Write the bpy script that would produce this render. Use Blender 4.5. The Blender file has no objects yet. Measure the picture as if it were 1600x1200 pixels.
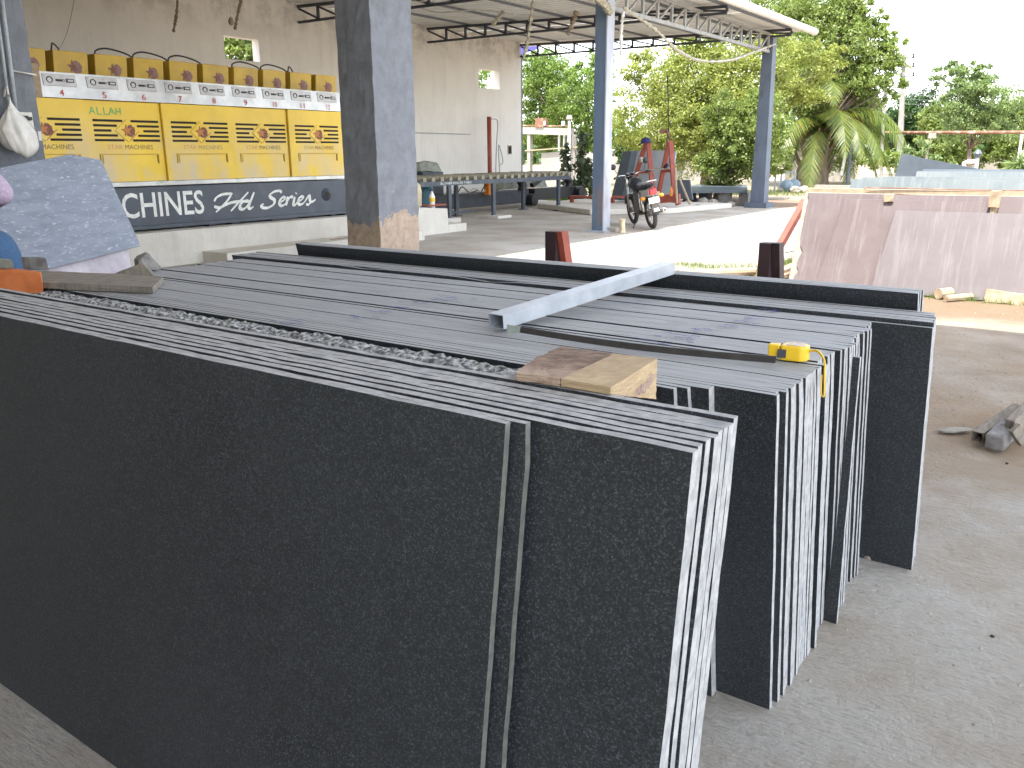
import bpy, bmesh, math, random
import numpy as np
from mathutils import Vector, Matrix, Quaternion
random.seed(7); RNG = np.random.default_rng(7)
C = bpy.context.scene.collection
SC = bpy.context.scene

# ---------------------------------------------------------------- camera, sky, sun, exposure
F_PX = 1310.0; CAM_H = 1.45
pitch, roll, yaw = math.radians(15.3), math.radians(0.42), math.radians(35.3)
_fw = Vector((-math.sin(yaw), math.cos(yaw), 0)); _rt = Vector((math.cos(yaw), math.sin(yaw), 0))
FWD = _fw*math.cos(pitch) + Vector((0, 0, -math.sin(pitch)))
_up = _fw*math.sin(pitch) + Vector((0, 0, math.cos(pitch)))
RGT = _rt*math.cos(roll) - _up*math.sin(roll); UPV = _rt*math.sin(roll) + _up*math.cos(roll)
CAMP = Vector((0, 0, CAM_H))
cam = bpy.data.objects.new('camera', bpy.data.cameras.new('camera')); C.objects.link(cam)
cam.data.sensor_width = 36.0; cam.data.lens = F_PX/1600*36; cam.data.clip_start = 0.05; cam.data.clip_end = 2000
Mx = Matrix((RGT, UPV, -FWD)).transposed().to_4x4(); Mx.translation = CAMP
cam.matrix_world = Mx; SC.camera = cam

SUN_DIR = Vector((0.09, -0.42, 1.0)).normalized()
w = bpy.data.worlds.new('World'); SC.world = w; w.use_nodes = True
wn = w.node_tree; bg = wn.nodes['Background']
sky = wn.nodes.new('ShaderNodeTexSky'); sky.sky_type = 'NISHITA'; sky.sun_disc = False
sky.sun_elevation = math.asin(SUN_DIR.z); sky.sun_rotation = math.atan2(SUN_DIR.x, SUN_DIR.y)
sky.dust_density = 1.0; sky.air_density = 1.0; sky.ozone_density = 1.0; sky.altitude = 300
hz_ = wn.nodes.new('ShaderNodeHueSaturation'); hz_.inputs['Saturation'].default_value = .38      # milky hot weather sky
wn.links.new(sky.outputs[0], hz_.inputs['Color']); wn.links.new(hz_.outputs[0], bg.inputs[0]); bg.inputs[1].default_value = 0.15
sun = bpy.data.objects.new('sun', bpy.data.lights.new('sun', 'SUN')); C.objects.link(sun)
sun.data.energy = 2.0; sun.data.angle = math.radians(0.53); sun.data.color = (1.0, 0.95, 0.87)
sun.rotation_euler = SUN_DIR.to_track_quat('Z', 'Y').to_euler(); sun.location = (0, 0, 30)
SC.view_settings.view_transform = 'Standard'; SC.view_settings.look = 'None'
SC.view_settings.exposure = 2.58; SC.view_settings.gamma = 1.0; SC.view_settings.use_curve_mapping = False
try:
    SC.cycles.max_bounces = 10; SC.cycles.diffuse_bounces = 8; SC.cycles.glossy_bounces = 3
    SC.cycles.transmission_bounces = 5; SC.cycles.sample_clamp_indirect = 6
except Exception: pass

# surveying: where a sight line meets a real plane of the place
def sight(px, py): return FWD + RGT*((px-800)/F_PX) - UPV*((py-600)/F_PX)
def onz(px, py, z=0.0): d = sight(px, py); return CAMP + d*((z-CAM_H)/d.z)
def onx(px, py, x): d = sight(px, py); return CAMP + d*(x/d.x)
def ony(px, py, y): d = sight(px, py); return CAMP + d*(y/d.y)
def depth(P): return (Vector(P)-CAMP).dot(FWD)

# ---------------------------------------------------------------- materials
MATS = {}
def _nt(name):
    m = bpy.data.materials.new(name); m.use_nodes = True; nt = m.node_tree
    return m, nt, nt.nodes['Principled BSDF']
def _n(nt, t, **k):
    n = nt.nodes.new(t)
    for a, b in k.items(): setattr(n, a, b)
    return n
def _pos(nt, scale=(1, 1, 1), obj=False):
    if obj: s = _n(nt, 'ShaderNodeTexCoord').outputs['Object']
    else: s = _n(nt, 'ShaderNodeNewGeometry').outputs['Position']
    mp = _n(nt, 'ShaderNodeMapping'); mp.inputs['Scale'].default_value = scale
    nt.links.new(s, mp.inputs['Vector']); return mp.outputs[0]
def _noise(nt, vec, scale, detail=4, rough=0.6):
    t = _n(nt, 'ShaderNodeTexNoise'); t.inputs['Scale'].default_value = scale
    t.inputs['Detail'].default_value = detail; t.inputs['Roughness'].default_value = rough
    nt.links.new(vec, t.inputs['Vector']); return t.outputs['Fac']
def _ramp(nt, fac, stops):
    r = _n(nt, 'ShaderNodeValToRGB'); e = r.color_ramp.elements
    while len(e) > 1: e.remove(e[-1])
    e[0].position = stops[0][0]; e[0].color = (*stops[0][1], 1)
    for p, c in stops[1:]:
        q = e.new(p); q.color = (*c, 1)
    nt.links.new(fac, r.inputs[0]); return r.outputs[0]
def _mix(nt, fac, a, b, mode='MIX'):
    m = _n(nt, 'ShaderNodeMix', data_type='RGBA', blend_type=mode)
    for i, v in ((0, fac), (6, a), (7, b)):
        if hasattr(v, 'is_linked') or hasattr(v, 'links'): nt.links.new(v, m.inputs[i])
        elif i == 0: m.inputs[0].default_value = v
        else: m.inputs[i].default_value = (*v, 1)
    return m.outputs[2]
def _bump(nt, b, fac, dist, strength=1.0):
    n = _n(nt, 'ShaderNodeBump'); n.inputs['Distance'].default_value = dist; n.inputs['Strength'].default_value = strength
    nt.links.new(fac, n.inputs['Height']); nt.links.new(n.outputs[0], b.inputs['Normal'])
def mat(name, c1, c2=None, scale=6, rough=0.7, bump=0.0, bscale=None, metal=0.0, stretch=(1, 1, 1), c3=None, s3=1.2, w3=(0.5, 0.7), obj=False, lo=0.35, hi=0.65, detail=4):
    m, nt, b = _nt(name)
    c2 = c2 or tuple(x*0.72 for x in c1)
    v = _pos(nt, stretch, obj); f = _noise(nt, v, scale, detail)
    col = _ramp(nt, f, [(lo, c2), (hi, c1)])
    if c3:
        f3 = _noise(nt, v, s3, 5); msk = _ramp(nt, f3, [(w3[0], (0, 0, 0)), (w3[1], (1, 1, 1))])
        col = _mix(nt, msk, col, c3)
    nt.links.new(col, b.inputs['Base Color']); b.inputs['Roughness'].default_value = rough; b.inputs['Metallic'].default_value = metal
    if bump:
        _bump(nt, b, _noise(nt, v, bscale or scale*2, 6, 0.7), bump)
    MATS[name] = m; return m

def granite_face(name, k=1.0, tint=(1, 1, 1), rough=0.42):
    m, nt, b = _nt(name); v = _pos(nt)
    vo = _n(nt, 'ShaderNodeTexVoronoi'); vo.inputs['Scale'].default_value = 400; nt.links.new(v, vo.inputs['Vector'])
    sep = _n(nt, 'ShaderNodeSeparateColor'); nt.links.new(vo.outputs['Color'], sep.inputs[0])
    f = lambda r, g, bb: (r*k*tint[0], g*k*tint[1], bb*k*tint[2])
    g1 = _ramp(nt, sep.outputs[0], [(0.0, f(.007, .008, .009)), (0.45, f(.016, .018, .019)), (0.70, f(.034, .037, .039)), (0.85, f(.068, .072, .075)), (1.0, f(.145, .15, .154))])
    n2 = _noise(nt, v, 200, 4)
    g2 = _ramp(nt, n2, [(0.35, f(.011, .012, .013)), (0.7, f(.05, .054, .056))])
    col = _mix(nt, 0.4, g1, g2)
    big = _ramp(nt, _noise(nt, v, 1.3, 5), [(0.4, (0, 0, 0)), (0.75, (1, 1, 1))])
    col = _mix(nt, _mul(nt, big, 0.25), col, f(.06, .064, .066))          # patches of dry slurry dust
    nt.links.new(col, b.inputs['Base Color']); b.inputs['Roughness'].default_value = rough
    b.inputs['Specular IOR Level'].default_value = 0.35
    MATS[name] = m; return m
def _mul(nt, a, k):
    q = _n(nt, 'ShaderNodeMath', operation='MULTIPLY'); nt.links.new(a, q.inputs[0]); q.inputs[1].default_value = k; return q.outputs[0]

granite_face('granite_face', .84, (.95, 1, 1.06))
granite_face('granite_face_grey', 1.25, (1, 1.02, 1.08), 0.5)
mat('sawn_edge', (.42, .42, .415), (.27, .27, .27), 45, .75, .0008, 300, c3=(.24, .25, .26), s3=14, w3=(.55, .72))
mat('sawn_top', (.335, .343, .348), (.265, .272, .278), 30, .7, .0006, 200, stretch=(.25, 3, 1), c3=(.36, .37, .37), s3=6, w3=(.5, .75))
mat('dull_edge', (.16, .16, .14), (.10, .10, .09), 40, .75)
mat('rough_break', (.50, .51, .50), (.10, .105, .11), 55, .8, .004, 120, lo=.42, hi=.58)

def floor_mat():
    m, nt, b = _nt('concrete_floor'); v = _pos(nt)
    base = _ramp(nt, _noise(nt, v, 2.2, 6), [(.3, (.56, .52, .455)), (.7, (.69, .65, .58))])
    st = _pos(nt, (1, 6, 1)); [x for x in nt.nodes if x.type == 'MAPPING'][-1].inputs['Rotation'].default_value = (0, 0, math.radians(-30)); sw = _ramp(nt, _noise(nt, st, 5, 6, .7), [(.35, (0, 0, 0)), (.65, (1, 1, 1))])
    base = _mix(nt, _mul(nt, sw, .35), base, (.53, .52, .49))
    dust = _ramp(nt, _noise(nt, v, 1.1, 6, .65), [(.42, (0, 0, 0)), (.58, (1, 1, 1))])
    base = _mix(nt, _mul(nt, dust, .75), base, (.42, .345, .26))
    sp = _ramp(nt, _noise(nt, v, 60, 2), [(.70, (0, 0, 0)), (.76, (1, 1, 1))])
    base = _mix(nt, _mul(nt, sp, .5), base, (.13, .12, .11))
    gr = _ramp(nt, _noise(nt, st, 20, 8, .8), [(.38, (0, 0, 0)), (.53, (1, 1, 1))])
    base = _mix(nt, gr, _mix(nt, .5, base, (.24, .20, .16)), base)  # pits darkened in the colour, standing in for shade of the rough relief
    sx = _n(nt, 'ShaderNodeSeparateXYZ'); nt.links.new(v, sx.inputs[0]); ad = _n(nt, 'ShaderNodeMath', operation='MULTIPLY_ADD'); nt.links.new(_noise(nt, v, 2.5, 6, .7), ad.inputs[0]); ad.inputs[1].default_value = 1.6; nt.links.new(sx.outputs[1], ad.inputs[2])
    sx2 = _n(nt, 'ShaderNodeMapRange'); nt.links.new(sx.outputs[0], sx2.inputs[0]); sx2.inputs[1].default_value = -3.5; sx2.inputs[2].default_value = -2.5
    ed = _n(nt, 'ShaderNodeMapRange'); nt.links.new(ad.outputs[0], ed.inputs[0]); ed.inputs[1].default_value = 4.55; ed.inputs[2].default_value = 5.0
    em = _n(nt, 'ShaderNodeMath', operation='MULTIPLY'); nt.links.new(sx2.outputs[0], em.inputs[0]); nt.links.new(ed.outputs[0], em.inputs[1])
    base = _mix(nt, em.outputs[0], base, (.40, .315, .225))                # sand drifted over the slab edge
    pt = _ramp(nt, _noise(nt, v, .8, 3), [(.66, (0, 0, 0)), (.70, (1, 1, 1))])
    base = _mix(nt, _mul(nt, pt, .35), base, (.25, .25, .25))
    nt.links.new(base, b.inputs['Base Color']); b.inputs['Roughness'].default_value = .85
    h = _n(nt, 'ShaderNodeMath', operation='ADD'); nt.links.new(_noise(nt, st, 9, 8, .75), h.inputs[0]); nt.links.new(_noise(nt, v, 35, 6, .7), h.inputs[1])
    _bump(nt, b, h.outputs[0], .035, 1.0); MATS['concrete_floor'] = m
def earth_mat():
    m, nt, b = _nt('sandy_earth'); v = _pos(nt)
    base = _ramp(nt, _noise(nt, v, 1.6, 7, .65), [(.3, (.24, .18, .125)), (.52, (.33, .27, .205)), (.72, (.40, .345, .28))])
    org = _ramp(nt, _noise(nt, v, .35, 4), [(.46, (0, 0, 0)), (.6, (1, 1, 1))])
    base = _mix(nt, _mul(nt, org, .7), base, (.30, .20, .11))
    sp = _ramp(nt, _noise(nt, v, 45, 2), [(.66, (0, 0, 0)), (.74, (1, 1, 1))])
    base = _mix(nt, _mul(nt, sp, .6), base, (.17, .13, .10))
    gr = _ramp(nt, _noise(nt, v, .16, 5), [(.52, (0, 0, 0)), (.62, (1, 1, 1))])
    sx = _n(nt, 'ShaderNodeSeparateXYZ'); nt.links.new(v, sx.inputs[0])
    far = _n(nt, 'ShaderNodeMapRange'); far.inputs[1].default_value = 26; far.inputs[2].default_value = 40; nt.links.new(sx.outputs[1], far.inputs[0])
    mm = _n(nt, 'ShaderNodeMath', operation='MULTIPLY'); nt.links.new(gr, mm.inputs[0]); nt.links.new(far.outputs[0], mm.inputs[1])
    base = _mix(nt, _mul(nt, mm.outputs[0], .7), base, (.16, .17, .06))
    def band(y0, y1, wv, colr, k):                          # different coloured earth lies in broad bands across the yard
        nonlocal base
        wob = _n(nt, 'ShaderNodeMath', operation='MULTIPLY_ADD'); nt.links.new(_noise(nt, v, .9, 5, .65), wob.inputs[0]); wob.inputs[1].default_value = wv; nt.links.new(sx.outputs[1], wob.inputs[2])
        a = _n(nt, 'ShaderNodeMapRange'); nt.links.new(wob.outputs[0], a.inputs[0]); a.inputs[1].default_value = y0+wv/2-.25; a.inputs[2].default_value = y0+wv/2+.25
        c = _n(nt, 'ShaderNodeMapRange'); nt.links.new(wob.outputs[0], c.inputs[0]); c.inputs[1].default_value = y1+wv/2+.4; c.inputs[2].default_value = y1+wv/2-.4
        q = _n(nt, 'ShaderNodeMath', operation='MULTIPLY'); nt.links.new(a.outputs[0], q.inputs[0]); nt.links.new(c.outputs[0], q.inputs[1])
        base = _mix(nt, _mul(nt, q.outputs[0], k), base, colr)
    band(8.35, 12.5, .8, (.185, .125, .07), .85); band(22.8, 27.5, 1.2, (.20, .125, .08), .8); band(30, 46, 3, (.20, .165, .10), .6)
    nt.links.new(base, b.inputs['Base Color']); b.inputs['Roughness'].default_value = .95
    h = _n(nt, 'ShaderNodeMath', operation='ADD'); nt.links.new(_noise(nt, v, 7, 8, .75), h.inputs[0]); nt.links.new(_noise(nt, v, 40, 5, .7), h.inputs[1])
    _bump(nt, b, h.outputs[0], .03, .9); MATS['sandy_earth'] = m
floor_mat(); earth_mat()

def plaster(name, a, bcol, stain, top=None):
    m, nt, b = _nt(name); v = _pos(nt)
    col = _ramp(nt, _noise(nt, v, 1.4, 6, .65), [(.3, bcol), (.7, a)])
    dr = _pos(nt, (1, 3.0, .35)); f = _ramp(nt, _noise(nt, dr, 1.6, 6, .7), [(.52, (0, 0, 0)), (.75, (1, 1, 1))])
    col = _mix(nt, _mul(nt, f, .45), col, stain)
    if top:                                                       # damp stains along the wall head
        sx = _n(nt, 'ShaderNodeSeparateXYZ'); nt.links.new(v, sx.inputs[0])
        mr = _n(nt, 'ShaderNodeMapRange'); mr.inputs[1].default_value = top-.9; mr.inputs[2].default_value = top; nt.links.new(sx.outputs[2], mr.inputs[0])
        n2 = _ramp(nt, _noise(nt, v, 2.6, 7, .7), [(.45, (0, 0, 0)), (.6, (1, 1, 1))])
        q = _n(nt, 'ShaderNodeMath', operation='MULTIPLY'); nt.links.new(mr.outputs[0], q.inputs[0]); nt.links.new(n2, q.inputs[1])
        col = _mix(nt, _mul(nt, q.outputs[0], .65), col, (.26, .24, .215))
    nt.links.new(col, b.inputs['Base Color']); b.inputs['Roughness'].default_value = .9
    _bump(nt, b, _noise(nt, v, 9, 8, .75), .012); MATS[name] = m
plaster('wall_plaster', (.79, .76, .71), (.71, .68, .63), (.56, .53, .49), 4.84)
plaster('plinth_concrete', (.66, .63, .56), (.52, .48, .42), (.40, .35, .29))
plaster('white_render', (.33, .31, .28), (.27, .25, .215), (.22, .17, .13))

def column_mat():
    m, nt, b = _nt('column_paint'); v = _pos(nt)
    paint = _ramp(nt, _noise(nt, v, 5, 7, .7), [(.3, (.125, .133, .148)), (.7, (.195, .21, .235))])
    bare = _ramp(nt, _noise(nt, v, 12, 7, .7), [(.3, (.25, .19, .14)), (.7, (.42, .33, .25))])
    sx = _n(nt, 'ShaderNodeSeparateXYZ'); nt.links.new(v, sx.inputs[0])
    n = _noise(nt, v, 2.2, 6, .65); a = _n(nt, 'ShaderNodeMath', operation='MULTIPLY'); nt.links.new(n, a.inputs[0]); a.inputs[1].default_value = 1.9
    s = _n(nt, 'ShaderNodeMath', operation='ADD'); nt.links.new(sx.outputs[2], s.inputs[0]); nt.links.new(a.outputs[0], s.inputs[1])
    k = _n(nt, 'ShaderNodeMath', operation='LESS_THAN'); nt.links.new(s.outputs[0], k.inputs[0]); k.inputs[1].default_value = 1.66
    col = _mix(nt, k.outputs[0], paint, bare)
    nt.links.new(col, b.inputs['Base Color']); b.inputs['Roughness'].default_value = .85
    _bump(nt, b, _noise(nt, _pos(nt, (1, 1, .5)), 18, 8, .75), .012); MATS['column_paint'] = m
column_mat()

def yellow_mat():
    m, nt, b = _nt('yellow_paint'); v = _pos(nt)
    col = _ramp(nt, _noise(nt, v, 2, 5), [(.3, (.68, .45, .035)), (.7, (.80, .55, .05))])
    sx = _n(nt, 'ShaderNodeSeparateXYZ'); nt.links.new(v, sx.inputs[0])
    mr = _n(nt, 'ShaderNodeMapRange'); mr.inputs[1].default_value = 2.05; mr.inputs[2].default_value = 1.35; nt.links.new(sx.outputs[2], mr.inputs[0])
    dn = _ramp(nt, _noise(nt, _pos(nt, (1, 1, .5)), 2.3, 6, .65), [(.42, (0, 0, 0)), (.68, (1, 1, 1))])
    q = _n(nt, 'ShaderNodeMath', operation='MULTIPLY'); nt.links.new(mr.outputs[0], q.inputs[0]); nt.links.new(dn, q.inputs[1])
    col = _mix(nt, _mul(nt, q.outputs[0], .85), col, (.52, .45, .36))       # dried slurry splashes on the lower half
    nt.links.new(col, b.inputs['Base Color']); b.inputs['Roughness'].default_value = .45; MATS['yellow_paint'] = m
yellow_mat()
mat('yellow_box', (.55, .35, .03), (.42, .27, .03), 3, .5)
mat('steel_white', (.72, .71, .68), (.50, .50, .48), 3, .35, metal=.25, c3=(.36, .44, .36), s3=5, w3=(.6, .75))
mat('plate_silver', (.52, .50, .47), (.42, .40, .38), 10, .4, metal=.2)
mat('machine_grey', (.075, .088, .11), (.055, .065, .08), 4, .5, c3=(.15, .15, .15), s3=2, w3=(.6, .8))
mat('black_paint', (.012, .013, .016), (.02, .02, .022), 10, .5)
mat('slot_black', (.02, .012, .008), (.03, .02, .012), 10, .8)
mat('white_paint', (.78, .78, .74), (.62, .62, .58), 12, .6)
mat('red_print', (.55, .03, .03), (.45, .03, .03), 10, .6)
mat('red_faded', (.55, .20, .09), (.58, .33, .12), 30, .6)
mat('dark_print', (.10, .07, .05), (.24, .17, .08), 25, .6)
mat('dark_print_faded', (.30, .22, .12), (.45, .33, .15), 40, .6)
mat('green_chalk', (.10, .42, .16), (.28, .44, .12), 40, .8)
mat('emblem_brown', (.16, .045, .03), (.24, .09, .05), 20, .6)
mat('emblem_orange', (.46, .16, .04), (.50, .20, .05), 20, .6)
mat('emblem_mauve', (.19, .10, .09), (.26, .14, .11), 20, .6)
mat('galv_sheet', (.78, .77, .74), (.68, .67, .64), 1.5, .55, metal=.1, c3=(.48, .45, .40), s3=1.1, w3=(.6, .8))
mat('dark_steel', (.055, .06, .075), (.035, .038, .045), 6, .6)
mat('light_steel', (.36, .37, .37), (.26, .26, .26), 5, .6, c3=(.30, .22, .15), s3=5, w3=(.6, .75))
mat('purlin_grey', (.16, .18, .21), (.12, .13, .15), 4, .6)
mat('blue_steel', (.105, .15, .215), (.085, .12, .175), 4, .5, c3=(.20, .14, .13), s3=3, w3=(.55, .75), stretch=(1, 1, .3))
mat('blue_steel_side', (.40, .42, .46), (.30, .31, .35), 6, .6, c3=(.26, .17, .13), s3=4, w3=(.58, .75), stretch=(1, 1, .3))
mat('slate_steel', (.105, .13, .175), (.08, .10, .13), 4, .6, c3=(.04, .04, .045), s3=3, w3=(.6, .72), stretch=(1, 1, .4))
mat('blue_plastic', (.14, .19, .22), (.10, .14, .17), 5, .4)
mat('pvc_white', (.78, .76, .72), (.66, .64, .60), 4, .35)
mat('red_oxide', (.34, .075, .045), (.25, .055, .035), 9, .6, c3=(.38, .12, .08), s3=5, w3=(.6, .8))
mat('brown_steel', (.045, .022, .024), (.03, .016, .018), 9, .5)
mat('rust', (.24, .12, .07), (.15, .075, .05), 8, .9, .004, 30, c3=(.50, .36, .26), s3=3)
mat('aluminium', (.52, .545, .58), (.42, .445, .48), 14, .38, metal=.45, c3=(.42, .44, .47), s3=10, w3=(.58, .75))
mat('blade_steel', (.03, .028, .026), (.05, .046, .042), 30, .5, metal=.3)
mat('blade_green', (.30, .34, .30), (.22, .25, .22), 30, .6)
mat('wood_light', (.46, .34, .20), (.35, .25, .14), 25, .75, .002, 60, stretch=(1, 1, 5), c3=(.30, .19, .10), s3=10, w3=(.6, .75))
mat('wood_bark', (.30, .205, .15), (.13, .08, .055), 22, .9, .006, 50, c3=(.40, .30, .22), s3=6)
mat('wood_grey', (.27, .235, .19), (.17, .148, .12), 14, .85, .003, 50, stretch=(4, 1, 1))
mat('wood_pale', (.40, .31, .21), (.28, .21, .14), 12, .85, .004, 50)
mat('tape_yellow', (.75, .50, .02), (.68, .44, .02), 10, .35)
mat('tape_label', (.60, .52, .42), (.40, .30, .22), 90, .5)
mat('orange_wrap', (.72, .22, .07), (.58, .16, .045), 12, .7, .004, 30, c3=(.66, .30, .16), s3=8, w3=(.55, .7))
mat('stone_grey', (.25, .24, .225), (.13, .12, .115), 20, .85, .004, 60)
mat('stone_pale', (.36, .33, .28), (.25, .225, .19), 14, .9, .006, 40)
mat('lilac_granite', (.44, .39, .43), (.36, .32, .36), 20, .5, c3=(.54, .50, .53), s3=4)
def blue_granite():
    m, nt, b = _nt('blue_granite'); v = _pos(nt, (1, 1, 3.2))
    rot = nt.nodes[-1]
    col = _ramp(nt, _noise(nt, v, 5, 5), [(.3, (.13, .15, .19)), (.7, (.20, .225, .275))])
    f = _ramp(nt, _noise(nt, v, 17, 3, .7), [(.58, (0, 0, 0)), (.70, (1, 1, 1))]); col = _mix(nt, _mul(nt, f, .7), col, (.50, .52, .56))
    f = _ramp(nt, _noise(nt, v, 1.2, 4), [(.5, (0, 0, 0)), (.8, (1, 1, 1))]); col = _mix(nt, _mul(nt, f, .4), col, (.34, .37, .42))
    nt.links.new(col, b.inputs['Base Color']); b.inputs['Roughness'].default_value = .35; MATS['blue_granite'] = m
blue_granite()
def pink_mat(name, a, bb, streak):
    m, nt, b = _nt(name); v = _pos(nt)
    col = _ramp(nt, _noise(nt, v, 3, 6, .65), [(.3, bb), (.7, a)])
    d = _pos(nt, (9, 1, .6)); f = _ramp(nt, _noise(nt, d, 2.2, 6, .7), [(.52, (0, 0, 0)), (.70, (1, 1, 1))]); col = _mix(nt, _mul(nt, f, .75), col, streak)
    f = _ramp(nt, _noise(nt, v, .9, 3), [(.55, (0, 0, 0)), (.6, (1, 1, 1))]); col = _mix(nt, _mul(nt, f, .25), col, streak)
    nt.links.new(col, b.inputs['Base Color']); b.inputs['Roughness'].default_value = .6; MATS[name] = m
pink_mat('pink_granite', (.125, .096, .095), (.098, .071, .070), (.18, .163, .160))
pink_mat('pink_granite_front', (.132, .113, .114), (.108, .090, .092), (.175, .162, .162))
pink_mat('white_granite', (.12, .14, .145), (.09, .115, .12), (.19, .20, .195))
mat('grey_slab', (.36, .38, .40), (.30, .32, .34), 3, .45)
mat('slate_slab', (.09, .11, .13), (.07, .085, .10), 3, .4)
mat('plastic_bag', (.62, .60, .56), (.50, .48, .44), 12, .35)
mat('switch_white', (.62, .60, .55), (.52, .50, .46), 20, .5)
mat('pipe_grey', (.34, .37, .40), (.26, .28, .30), 12, .45)
mat('lilac_cloth', (.46, .37, .47), (.34, .26, .37), 60, .85)
mat('jeans', (.035, .085, .17), (.05, .11, .21), 80, .9)
mat('skin', (.20, .10, .065), (.16, .08, .05), 10, .55)
mat('hair', (.012, .01, .01), (.02, .015, .012), 50, .6)
mat('rubber', (.035, .032, .03), (.06, .052, .045), 20, .85)
mat('chrome', (.62, .61, .58), (.50, .48, .44), 10, .25, metal=.8)
mat('tail_red', (.60, .02, .02), (.50, .02, .02), 10, .3)
mat('amber', (.75, .28, .02), (.65, .22, .02), 10, .3)
mat('engine_metal', (.20, .19, .17), (.10, .095, .09), 18, .55, metal=.4)
mat('tank_black', (.02, .022, .028), (.015, .016, .02), 10, .25)
mat('seat_black', (.022, .024, .03), (.015, .016, .02), 30, .55)
mat('bark', (.20, .15, .11), (.10, .075, .055), 9, .95, .01, 30, stretch=(1, 1, .3))
mat('pole_concrete', (.27, .26, .235), (.22, .21, .19), 4, .9)
mat('roller_buff', (.37, .34, .25), (.26, .24, .18), 14, .7)
mat('tarp_grey', (.32, .33, .28), (.20, .21, .18), 12, .8, .01, 20)
mat('teal_plastic', (.02, .14, .20), (.015, .10, .15), 10, .4)
mat('cream_tank', (.56, .47, .30), (.46, .38, .25), 6, .5)
mat('orange_part', (.75, .24, .03), (.6, .2, .03), 10, .5)
mat('blue_cloth', (.02, .025, .10), (.03, .03, .13), 20, .85)
mat('cable_white', (.62, .60, .55), (.5, .48, .44), 10, .5)
mat('tinsel', (.55, .52, .40), (.18, .16, .12), 60, .4, metal=.3)
mat('rope_brown', (.30, .24, .16), (.16, .12, .08), 60, .9)
mat('marker_blue', (.03, .03, .24), (.08, .08, .28), 50, .7)
mat('marker_purple', (.09, .04, .20), (.14, .07, .24), 50, .7)
mat('road_grey', (.24, .235, .225), (.19, .185, .18), 4, .9)

def leaf_mat(name, a, bcol, trans=.45, hue=None):
    m = bpy.data.materials.new(name); m.use_nodes = True; nt = m.node_tree; nt.nodes.clear()
    out = _n(nt, 'ShaderNodeOutputMaterial'); g = _n(nt, 'ShaderNodeNewGeometry')
    v = _pos(nt); cl = _noise(nt, v, .9, 3)
    r1 = _ramp(nt, g.outputs['Random Per Island'], [(0, bcol), (.6, a), (1, hue or tuple(min(1, x*1.25) for x in a))])
    r2 = _ramp(nt, cl, [(.35, tuple(x*.6 for x in bcol)), (.6, a)])
    col = _mix(nt, .4, r1, r2)
    d = _n(nt, 'ShaderNodeBsdfDiffuse'); t = _n(nt, 'ShaderNodeBsdfTranslucent'); gl = _n(nt, 'ShaderNodeBsdfGlossy'); gl.inputs['Roughness'].default_value = .45
    gl.inputs['Color'].default_value = (.5, .5, .5, 1)
    nt.links.new(col, d.inputs[0]); nt.links.new(col, t.inputs[0])
    mx = _n(nt, 'ShaderNodeMixShader'); mx.inputs[0].default_value = trans; nt.links.new(d.outputs[0], mx.inputs[1]); nt.links.new(t.outputs[0], mx.inputs[2])
    m2 = _n(nt, 'ShaderNodeMixShader'); m2.inputs[0].default_value = .06; nt.links.new(mx.outputs[0], m2.inputs[1]); nt.links.new(gl.outputs[0], m2.inputs[2])
    nt.links.new(m2.outputs[0], out.inputs[0]); MATS[name] = m
leaf_mat('leaf_fresh', (.19, .29, .05), (.10, .17, .03), hue=(.28, .36, .07))
leaf_mat('leaf_yellow', (.31, .36, .075), (.18, .23, .045), hue=(.42, .40, .08))
leaf_mat('leaf_mid', (.24, .32, .07), (.13, .19, .045), hue=(.34, .38, .10))
leaf_mat('leaf_dark', (.055, .115, .025), (.025, .06, .015), hue=(.10, .17, .04))
leaf_mat('leaf_pale', (.22, .31, .10), (.15, .22, .075), hue=(.30, .36, .13))
leaf_mat('leaf_palm', (.15, .21, .035), (.09, .14, .03), hue=(.42, .34, .06))
leaf_mat('leaf_dusty', (.16, .21, .10), (.10, .14, .06), hue=(.28, .32, .18))
leaf_mat('leaf_weed', (.085, .12, .055), (.05, .08, .035), hue=(.16, .19, .11))
leaf_mat('leaf_grass', (.17, .26, .05), (.12, .18, .04), hue=(.30, .34, .10))

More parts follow.
